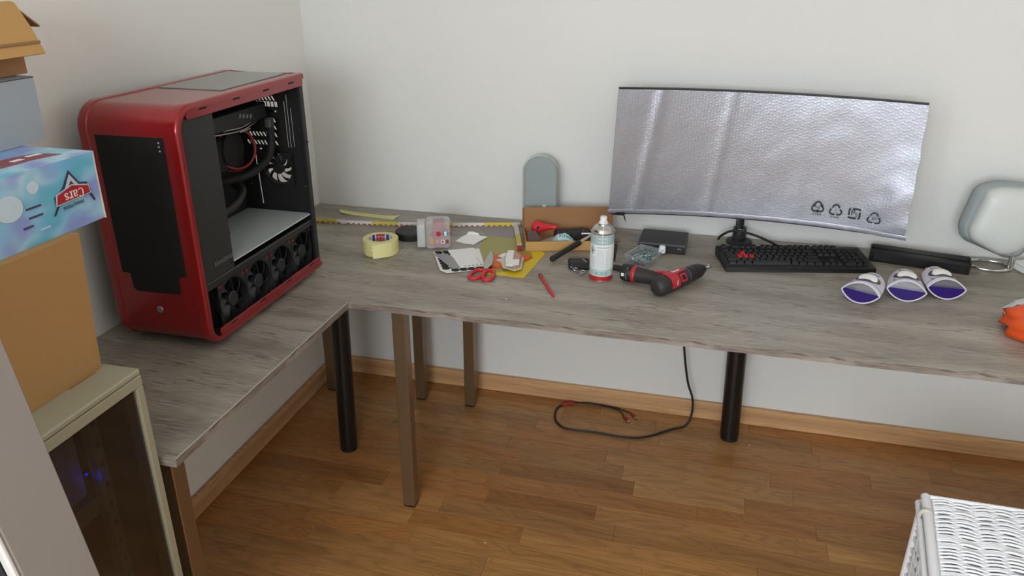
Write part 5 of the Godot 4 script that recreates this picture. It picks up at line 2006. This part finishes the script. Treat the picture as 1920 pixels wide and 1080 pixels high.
func container() -> void:
	var o := thing("plastic_box", "translucent plastic box with pink contents and stickers lying on its side", "container", Vector3(0.612, H, 0.345), 0.33)
	var f := clear("frosted_plastic", "#dcdad8", 0.30, 0.24)
	var g := Geo.new()
	g.t = Transform3D(Basis(Vector3.UP, 0.0), Vector3(0.006, 0.0475, -0.030))
	g.prism(round_rect(0.083, 0.093, 0.012, 4), 0.070, 0.004)
	part("box", g, f, o)
	var lid := Geo.new()
	lid.t = Transform3D(Basis(Vector3.BACK, Vector3.UP, Vector3.LEFT), Vector3(-0.0365, 0.0455, 0.002))
	lid.prism(round_rect(0.072, 0.080, 0.006, 4), 0.026, 0.0012)
	part("lid", lid, clear("frosted_lid", "#e2e2df", 0.55, 0.24), o)
	part("pink_contents", Geo.new().box(Vector3(0.009, 0.0475, 0.0075), Vector3(0.040, 0.088, 0.060), 0.004), mat("pink_card", "#ad4c60", 0.6), o)
	var z := 0.0402
	var disc := func(x: float, y: float, r: float, m: Material, name_: String) -> Node:
		var d := Geo.new()
		d.t = Transform3D(Basis(), Vector3(x, y, z))
		d.prism(oval(r * 2, r * 2, 20), 0.0008)
		return part(name_, d, m, o)
	disc.call(-0.013, 0.053, 0.0072, mat("sticker_tan", "#a88a70", 0.6), "sticker")
	disc.call(0.008, 0.054, 0.0085, mat("sticker_red", "#b01f28", 0.5), "sticker")
	var teal: Node = disc.call(0.031, 0.055, 0.0098, mat("sticker_teal", "#2c7d72", 0.5), "sticker")
	var face := Geo.new()
	face.t = Transform3D(Basis(), Vector3(0.031, 0.055, z + 0.0008))
	face.prism(shifted(round_rect(0.009, 0.0085, 0.002), Vector2(0, 0.0032)), 0.0004)
	face.prism(shifted(round_rect(0.009, 0.0050, 0.002), Vector2(0, -0.0045)), 0.0004)
	part("sticker_print", face, M.print_white, teal)
	var k := 0
	for q in [[-0.014, "#cf9a58"], [0.0035, "#b59a97"], [0.021, "#d9d5cf"], [0.036, "#8f2a30"]]:
		part("sticker", Geo.new().box(Vector3(q[0], 0.027, z + 0.0003), Vector3(0.0135 if k < 3 else 0.009, 0.0135, 0.0008), 0.0), mat("sticker_square_%d" % k, q[1], 0.55), o)
		k += 1
	var dot := Geo.new()
	dot.t = Transform3D(Basis(), Vector3(0.021, 0.027, z + 0.0006))
	dot.prism(oval(0.008, 0.008, 14), 0.0006)
	part("sticker_print", dot, mat("sticker_grey", "#6f736c", 0.6), o)
	var peg := Geo.new()
	peg.cyl(Vector3(0, 0.0065, 0), Vector3(0.014, 0.0065, 0.001), 0.0062, 0.0062, 16, 0.001)
	solo("red_peg", peg, M.red_rubber, "small red peg lying right behind the translucent plastic box", "peg", Vector3(0.612, H + 0.0005, 0.236))
	# round black tin behind it
	var t := thing("black_tin", "flat round black tin between the tape roll and translucent box", "tin", Vector3(0.497, H, 0.290))
	part("tin", Geo.new().lathe([Vector2(0, 0.0008), Vector2(0.048, 0.0008), Vector2(0.051, 0.003), Vector2(0.051, 0.019), Vector2(0.0, 0.019)], 48), M.black_matte, t)
	part("lid", Geo.new().lathe([Vector2(0.0, 0.018), Vector2(0.0525, 0.018), Vector2(0.0528, 0.0235), Vector2(0.050, 0.0262), Vector2(0.030, 0.0266), Vector2(0, 0.0266)], 48), mat("tin_lid", "#232221", 0.6), t)


func flat_sheet(pts: Array, at: Vector3, y: float, th: float) -> Geo:   # a flat outline given as (x, z) in the room
	var g := Geo.new()
	g.t = Transform3D(Basis(), -at) * lying(y)
	var p := PackedVector2Array()
	for q in pts:
		p.append(Vector2(q.x, -q.y))
	g.prism(p, th)
	return g


func papers() -> void:
	# yellow folder under a thin olive sheet
	var c := Vector3(0.86, H, 0.38)
	solo("yellow_sheet", flat_sheet([Vector2(0.756, 0.352), Vector2(0.90, 0.205), Vector2(0.985, 0.335), Vector2(0.966, 0.555), Vector2(0.828, 0.553)], c, H + 0.0004, 0.0009), mat("yellow_film", "#d4b517", 0.4), "yellow plastic sheet lying under the scissors, orange piece and tray", "sheet", c)
	var olive := mat("olive_film", "#9b9142", 0.35)
	var og := thing("olive_sheet", "dull olive translucent sheet lying on top of the yellow sheet", "sheet", c)
	part("film", flat_sheet([Vector2(0.745, 0.209), Vector2(0.897, 0.222), Vector2(0.955, 0.385), Vector2(0.905, 0.522), Vector2(0.836, 0.540), Vector2(0.763, 0.366)], c, H + 0.0016, 0.0007), olive, og)
	var gs := Vector3(0.76, H, 0.17)
	solo("grey_card", flat_sheet([Vector2(0.700, 0.128), Vector2(0.800, 0.112), Vector2(0.868, 0.228), Vector2(0.750, 0.206)], gs, H + 0.0004, 0.0010), mat("card_mauve", "#8d8688", 0.5), "flat mauve grey card behind the olive sheet, under the folding rule's end", "card", gs)
	# sheet of round black stickers
	var s := thing("sticker_sheet", "white backing sheet of black round stickers left of the scissors", "sheet", Vector3(0.725, H, 0.48))
	var q := [Vector2(0.625, 0.414), Vector2(0.762, 0.346), Vector2(0.836, 0.520), Vector2(0.728, 0.582), Vector2(0.700, 0.565)]
	part("backing", flat_sheet(q, s.position, H + 0.0026, 0.0004), M.white_paper, s)
	var u := (Vector2(0.762, 0.346) - Vector2(0.625, 0.414)) / 6.0
	var v := (Vector2(0.714, 0.578) - Vector2(0.625, 0.414)) / 9.0
	for i in 9:
		for j in 6:
			if j >= 3 and i < 8 or i == 2 and j < 2 or (i >= 3 and i < 7 and j == 2):
				continue
			var p := Vector2(0.625, 0.414) + u * (j + 0.60) + v * (i + 0.55)
			if i == 8 and j == 0:
				continue
			var e := PackedVector2Array()
			for k in oval(1.0, 1.0, 16):
				e.append(Vector2((p + u * k.x * 1.02 + v * k.y * 1.20).x, -(p + u * k.x * 1.02 + v * k.y * 1.20).y))
			var g := Geo.new()
			g.t = Transform3D(Basis(), -s.position) * lying(H + 0.0031)
			g.prism(e, 0.0004)
			part("sticker", g, M.black_matte, s)
	var fs := Vector3(0.70, H, 0.49)
	solo("clear_film", flat_sheet([Vector2(0.636, 0.440), Vector2(0.678, 0.424), Vector2(0.765, 0.530), Vector2(0.738, 0.548), Vector2(0.690, 0.500)], fs, H + 0.0042, 0.0005), mat("film_grey", "#8d9090", 0.25), "grey strip of film lying across the black sticker sheet", "film", fs)
	var ws := Vector3(0.75, H, 0.44)
	var wt := thing("white_slip", "square white paper slip lying on the black sticker sheet", "paper", ws)
	part("paper", flat_sheet([Vector2(0.667, 0.395), Vector2(0.745, 0.350), Vector2(0.828, 0.500), Vector2(0.757, 0.535)], ws, H + 0.0052, 0.0004), M.white_paper, wt)
	for k in 5:
		var p := Vector2(0.768, 0.516).lerp(Vector2(0.812, 0.494), k / 4.0)
		part("printed_dot", flat_sheet([p + Vector2(-0.0035, 0), p + Vector2(0, -0.0035), p + Vector2(0.0035, 0), p + Vector2(0, 0.0035)], ws, H + 0.0057, 0.0003), M.print_black, wt)
	# creased scrap of white paper: a flat leaf and a raised fold
	var cp := Vector3(0.712, H, 0.250)
	var fp := thing("folded_paper", "creased scrap of white paper lying behind the olive sheet", "paper", cp)
	var leaf := Geo.new()
	leaf.t = Transform3D(Basis(), -cp)
	leaf.sheet([[Vector3(0.662, H + 0.0015, 0.292), Vector3(0.695, H + 0.001, 0.305), Vector3(0.732, H + 0.0015, 0.312)], [Vector3(0.670, H + 0.004, 0.255), Vector3(0.712, H + 0.003, 0.262), Vector3(0.748, H + 0.005, 0.268)], [Vector3(0.682, H + 0.006, 0.226), Vector3(0.716, H + 0.008, 0.234), Vector3(0.762, H + 0.010, 0.244)]], 0.0005)
	part("leaf", leaf, M.white_paper, fp)
	var fold := Geo.new()
	fold.t = Transform3D(Basis(), -cp)
	fold.sheet([[Vector3(0.682, H + 0.006, 0.226), Vector3(0.704, H + 0.008, 0.231), Vector3(0.732, H + 0.008, 0.236)], [Vector3(0.686, H + 0.014, 0.222), Vector3(0.704, H + 0.017, 0.225), Vector3(0.724, H + 0.015, 0.231)], [Vector3(0.688, H + 0.010, 0.208), Vector3(0.706, H + 0.010, 0.210), Vector3(0.724, H + 0.008, 0.216)]], 0.0005)
	part("fold", fold, M.white_paper, fp)
	# orange piece and the cut white packet on it
	var oc := Vector3(0.875, H, 0.44)
	var of := flat_sheet([Vector2(0.822, 0.440), Vector2(0.828, 0.410), Vector2(0.857, 0.385), Vector2(0.925, 0.382), Vector2(0.938, 0.372), Vector2(0.951, 0.385), Vector2(0.945, 0.408), Vector2(0.915, 0.450), Vector2(0.885, 0.486), Vector2(0.862, 0.502), Vector2(0.840, 0.488)], oc, H + 0.0025, 0.006)
	solo("orange_piece", of, mat("orange_plastic", "#cf5a20", 0.45), "flat orange plastic piece half covered by the cut white packet", "plastic piece", oc)
	var pk := thing("blister_packet", "cut open white and pale pink packet lying on the orange piece", "packet", Vector3(0.905, H, 0.45))
	part("card", flat_sheet([Vector2(0.857, 0.385), Vector2(0.898, 0.372), Vector2(0.932, 0.415), Vector2(0.946, 0.505), Vector2(0.930, 0.528), Vector2(0.888, 0.512), Vector2(0.872, 0.470), Vector2(0.848, 0.452), Vector2(0.866, 0.430), Vector2(0.846, 0.415)], pk.position, H + 0.0090, 0.0016), mat("packet_ivory", "#cfc8bd", 0.6), pk)
	var dome := Geo.new()
	dome.t = Transform3D(Basis(), -pk.position) * lying(H + 0.0105)
	var dp := PackedVector2Array()
	for p in [Vector2(0.880, 0.392), Vector2(0.898, 0.384), Vector2(0.926, 0.420), Vector2(0.938, 0.500), Vector2(0.926, 0.516), Vector2(0.896, 0.500), Vector2(0.888, 0.450)]:
		dp.append(Vector2(p.x, -p.y))
	dome.prism(dp, 0.010, 0.004)
	part("blister", dome, mat("packet_pink", "#b78d78", 0.45), pk)
	part("white_strip", flat_sheet([Vector2(0.872, 0.388), Vector2(0.892, 0.382), Vector2(0.907, 0.462), Vector2(0.922, 0.520), Vector2(0.900, 0.522), Vector2(0.884, 0.462)], pk.position, H + 0.0207, 0.0008), M.white_paper, pk)
	part("white_strip", flat_sheet([Vector2(0.896, 0.470), Vector2(0.928, 0.458), Vector2(0.938, 0.506), Vector2(0.906, 0.520)], pk.position, H + 0.0217, 0.0008), M.white_paper, pk)
	part("torn_flap", flat_sheet([Vector2(0.858, 0.395), Vector2(0.874, 0.392), Vector2(0.866, 0.425), Vector2(0.850, 0.425)], pk.position, H + 0.0110, 0.0008), M.white_paper, pk)


func scissors() -> void:
	var o := thing("scissors", "small open scissors with red plastic handles in front of the orange piece", "scissors", Vector3(0.838, H, 0.535))
	var ring := func(pts: Array, y: float) -> void:
		var g := G(o)
		var p := []
		for q in pts:
			p.append(Vector3(q.x, y, q.y))
		p.append(p[0])
		g.tube(spline(p, 5), 0.0056, 10, false)
		part("handle", g, M.red_plastic, o)
	var y := H + 0.0070
	ring.call([Vector2(0.832, 0.538), Vector2(0.816, 0.544), Vector2(0.805, 0.572), Vector2(0.808, 0.606), Vector2(0.822, 0.614), Vector2(0.836, 0.600), Vector2(0.840, 0.556)], y)
	ring.call([Vector2(0.848, 0.536), Vector2(0.862, 0.539), Vector2(0.872, 0.558), Vector2(0.877, 0.594), Vector2(0.867, 0.612), Vector2(0.851, 0.606), Vector2(0.843, 0.562)], y)
	var yb := H + 0.0115
	part("blade", flat_sheet([Vector2(0.836, 0.542), Vector2(0.846, 0.538), Vector2(0.850, 0.500), Vector2(0.838, 0.440), Vector2(0.8135, 0.380), Vector2(0.817, 0.455), Vector2(0.824, 0.500)], o.position, yb, 0.0018), M.steel, o)
	part("blade", flat_sheet([Vector2(0.842, 0.540), Vector2(0.834, 0.541), Vector2(0.820, 0.505), Vector2(0.797, 0.470), Vector2(0.781, 0.446), Vector2(0.797, 0.498), Vector2(0.822, 0.535)], o.position, yb - 0.0024, 0.0018), M.steel, o)
	part("pivot", G(o).cyl(Vector3(0.837, yb, 0.527), Vector3(0.837, yb + 0.0030, 0.527), 0.0034, 0.0030, 14), M.chrome, o)


func small_things() -> void:
	# red pen
	var p := thing("red_pen", "thin red pencil lying on the desk in front of the scissors", "pencil", Vector3(1.044, H, 0.600))
	var a := Vector3(1.0065, H + 0.0046, 0.523)
	var b := Vector3(1.0825, H + 0.0046, 0.676)
	part("barrel", G(p).cyl(a.lerp(b, 0.10), b, 0.0042, 0.0042, 12, 0.0008), M.red_plastic, p)
	part("cap", G(p).tube([a, a.lerp(b, 0.02), a.lerp(b, 0.11)], [0.0028, 0.0040, 0.0046], 12), mat("pen_dark_red", "#7d1519", 0.4), p)
	part("clip", G(p).cyl(a.lerp(b, 0.04) + Vector3(0.002, 0.0042, 0), a.lerp(b, 0.24) + Vector3(0.002, 0.0046, 0), 0.0010, 0.0010, 6), M.black_plastic, p)
	# key case and keys
	var k := thing("key_case", "black leather key case left of the spray can's foot", "case", Vector3(1.113, H, 0.425), 0.25)
	part("case", Geo.new().box(Vector3(0, 0.0125, 0), Vector3(0.068, 0.023, 0.052), 0.005), mat("leather_black", "#191817", 0.55), k)
	part("press_stud", Geo.new().ball(Vector3(-0.027, 0.011, 0.0262), Vector3(0.0028, 0.0028, 0.0012), 10, 6), M.steel, k)
	part("metal_strip", Geo.new().cyl(Vector3(0.012, 0.0245, -0.010), Vector3(0.022, 0.0245, 0.018), 0.0013, 0.0013, 8), M.chrome, k)
	var kx := [[Vector3(1.108, H + 0.006, 0.462), 0.5, "left"], [Vector3(1.134, H + 0.006, 0.478), -0.3, "right"]]
	for q in kx:
		var key := thing("key", "%s one of the two steel keys hanging out of the black case" % q[2], "key", q[0], q[1])
		var g := Geo.new()
		g.torus(Vector3(0, 0.002, 0), Vector3(0.1, 1, 0.2).normalized(), 0.0075, 0.0028, 20, 8)
		part("bow", g, M.steel, key)
		part("shank", Geo.new().box(Vector3(0.0, 0.0018, 0.014), Vector3(0.0055, 0.0028, 0.016), 0.0006), M.steel, key)
		var tt := Geo.new()
		for i in 3:
			tt.box(Vector3(0.0035, 0.0018, 0.010 + i * 0.0042), Vector3(0.003, 0.0022, 0.0022), 0.0003)
		part("bit", tt, M.steel, key)
	# black strap and the stick behind the can
	var st := Vector3(1.225, H, 0.385)
	var sg := Geo.new()
	sg.t = Transform3D(Basis(), -st)
	sg.sheet([[Vector3(1.196, H + 0.004, 0.412), Vector3(1.226, H + 0.007, 0.425), Vector3(1.268, H + 0.003, 0.446)], [Vector3(1.200, H + 0.008, 0.396), Vector3(1.230, H + 0.014, 0.407), Vector3(1.272, H + 0.006, 0.425)], [Vector3(1.205, H + 0.003, 0.378), Vector3(1.234, H + 0.006, 0.388), Vector3(1.276, H + 0.002, 0.402)]], 0.0016)
	solo("black_strap", sg, M.black_plastic, "flat black strap lying between the spray can and the drill's battery", "strap", st)
	var d := thing("small_screwdriver", "thin dark tool with grey brown knob standing behind the spray can", "tool", Vector3(1.214, H, 0.338))
	part("shaft", G(d).tube([Vector3(1.213, H + 0.001, 0.345), Vector3(1.213, 0.772, 0.325), Vector3(1.211, 0.788, 0.310)], [0.0035, 0.0052, 0.0058], 10), mat("tool_brown", "#2a2220", 0.6), d)
	part("knob", G(d).ball(Vector3(1.2135, 0.797, 0.302), Vector3(0.0105, 0.0075, 0.0085), 14, 10), mat("knob_brown", "#675c51", 0.6), d)
	# the orange bag at the right edge
	var bag := thing("plastic_bag", "crumpled orange and white plastic bag at the right end of the desk", "bag", Vector3(2.40, H, 0.60))
	var n := noise(81, 1.9, 3)
	var hull := func(th: float, ph: float, lift: float) -> Vector3:
		var dir := Vector3(cos(ph) * cos(th), sin(ph), cos(ph) * sin(th))
		var k2 := 1.0 + 0.20 * n.get_noise_3d(dir.x * 1.3, dir.y * 1.3, dir.z * 1.3) + 0.10 * absf(n.get_noise_3d(dir.x * 3.0 + 5.0, dir.y * 3.0, dir.z * 3.0)) + lift
		var q := dir * k2
		return Vector3(q.x * 0.135, maxf(0.001, 0.030 + q.y * 0.062), q.z * 0.125)
	var rings := []
	for i in 17:
		var ph := PI / 2 * 0.995 - PI * 0.99 * i / 16.0
		var ring := []
		for j in 32:
			ring.append(hull.call(TAU * j / 32.0, ph, 0.0))
		rings.append(ring)
	part("orange_film", Geo.new().loft(rings), mat("bag_orange", "#e0531c", 0.3), bag)
	var wr := []
	for i in 9:
		var row := []
		for j in 13:
			var ph := lerpf(1.35, 0.18, i / 8.0)
			var th := lerpf(-3.0, -0.4, j / 12.0) + 0.12 * sin(i * 1.4)
			row.append(hull.call(th + 0.9 * i / 8.0 * 0.2, ph, 0.022))
		wr.append(row)
	part("white_print", Geo.new().sheet(wr, 0.0006), mat("bag_white", "#e4e3e3", 0.35), bag)
	var lt := Geo.new()
	lt.text("Co", 0.030, Transform3D(Basis(Vector3.BACK, -1.0), Vector3.ZERO), func(q: Vector3) -> Vector3:
		var base: Vector3 = hull.call(2.30 - q.x * 7.5, 0.22 + q.y * 9.0, 0.03 + q.z * 6.0)
		return base)
	part("lettering", lt, M.bag_white, bag)
	# white device at the very edge
	var w := thing("white_device", "small white plastic box near the right speaker at frame's edge", "device", Vector3(2.51, H, 0.11), 0.35)
	part("case", Geo.new().box(Vector3(0, 0.016, 0), Vector3(0.13, 0.030, 0.09), 0.004), M.white_plastic, w)
	part("seam", Geo.new().box(Vector3(0, 0.021, 0), Vector3(0.1306, 0.001, 0.0906), 0.0), mat("seam_grey", "#9a9b9a", 0.5), w)


func floor_cable() -> void:
	var o := thing("charging_cable", "black cable hanging from the desk and curling on the floor to red plugs", "cable", Vector3(1.2, 0, 0.15))
	var r := 0.0042
	var path := [Vector3(1.452, 0.716, 0.06), Vector3(1.448, 0.55, 0.07), Vector3(1.452, 0.40, 0.076), Vector3(1.459, 0.32, 0.08), Vector3(1.483, 0.19, 0.08), Vector3(1.507, 0.12, 0.080), Vector3(1.510, 0.055, 0.085), Vector3(1.492, 0.012, 0.105), Vector3(1.445, 0.0055, 0.130), Vector3(1.362, 0.0055, 0.200), Vector3(1.290, 0.0055, 0.228), Vector3(1.176, 0.0055, 0.226), Vector3(1.100, 0.0055, 0.228), Vector3(1.045, 0.0055, 0.222), Vector3(1.008, 0.0055, 0.180), Vector3(0.995, 0.0055, 0.125), Vector3(1.000, 0.0055, 0.085), Vector3(1.020, 0.0065, 0.058), Vector3(1.045, 0.0075, 0.046)]
	part("cord", G(o).tube(spline(path, 6), r, 10), M.black_plastic, o)
	part("splitter", G(o).tube([Vector3(1.010, 0.0075, 0.066), Vector3(1.014, 0.0080, 0.063), Vector3(1.046, 0.0090, 0.046), Vector3(1.056, 0.0080, 0.044)], [0.0052, 0.0075, 0.0075, 0.0050], 12), mat("cable_red", "#8f1c22", 0.5), o)
	for k in [-1.0, 1.0]:
		var e := Vector3(1.288 + 0.012 * k, 0.0055, 0.098 - 0.016 * k)
		var d := Vector3(0.60, 0, 0.80)
		part("branch_cord", G(o).tube(spline([Vector3(1.052, 0.0080, 0.045), Vector3(1.10, 0.0075, 0.0300 - 0.003 * k), Vector3(1.17, 0.0065, 0.0310 - 0.004 * k), Vector3(1.235, 0.0055, 0.044 - 0.006 * k), e - d * 0.030], 6), 0.0026, 8), M.black_plastic, o)
		part("plug", G(o).tube([e - d * 0.032, e - d * 0.029, e - d * 0.004, e], [0.0032, 0.0052, 0.0056, 0.0046], 10), M.cable_red, o)
		var t := G(o)
		t.t = t.t * Transform3D(Basis(d.cross(Vector3.UP), Vector3.UP, -d), e)
		t.box(Vector3(0, 0, -0.0055), Vector3(0.0105, 0.0045, 0.011), 0.0004)
		part("metal_tip", t, M.steel, o)
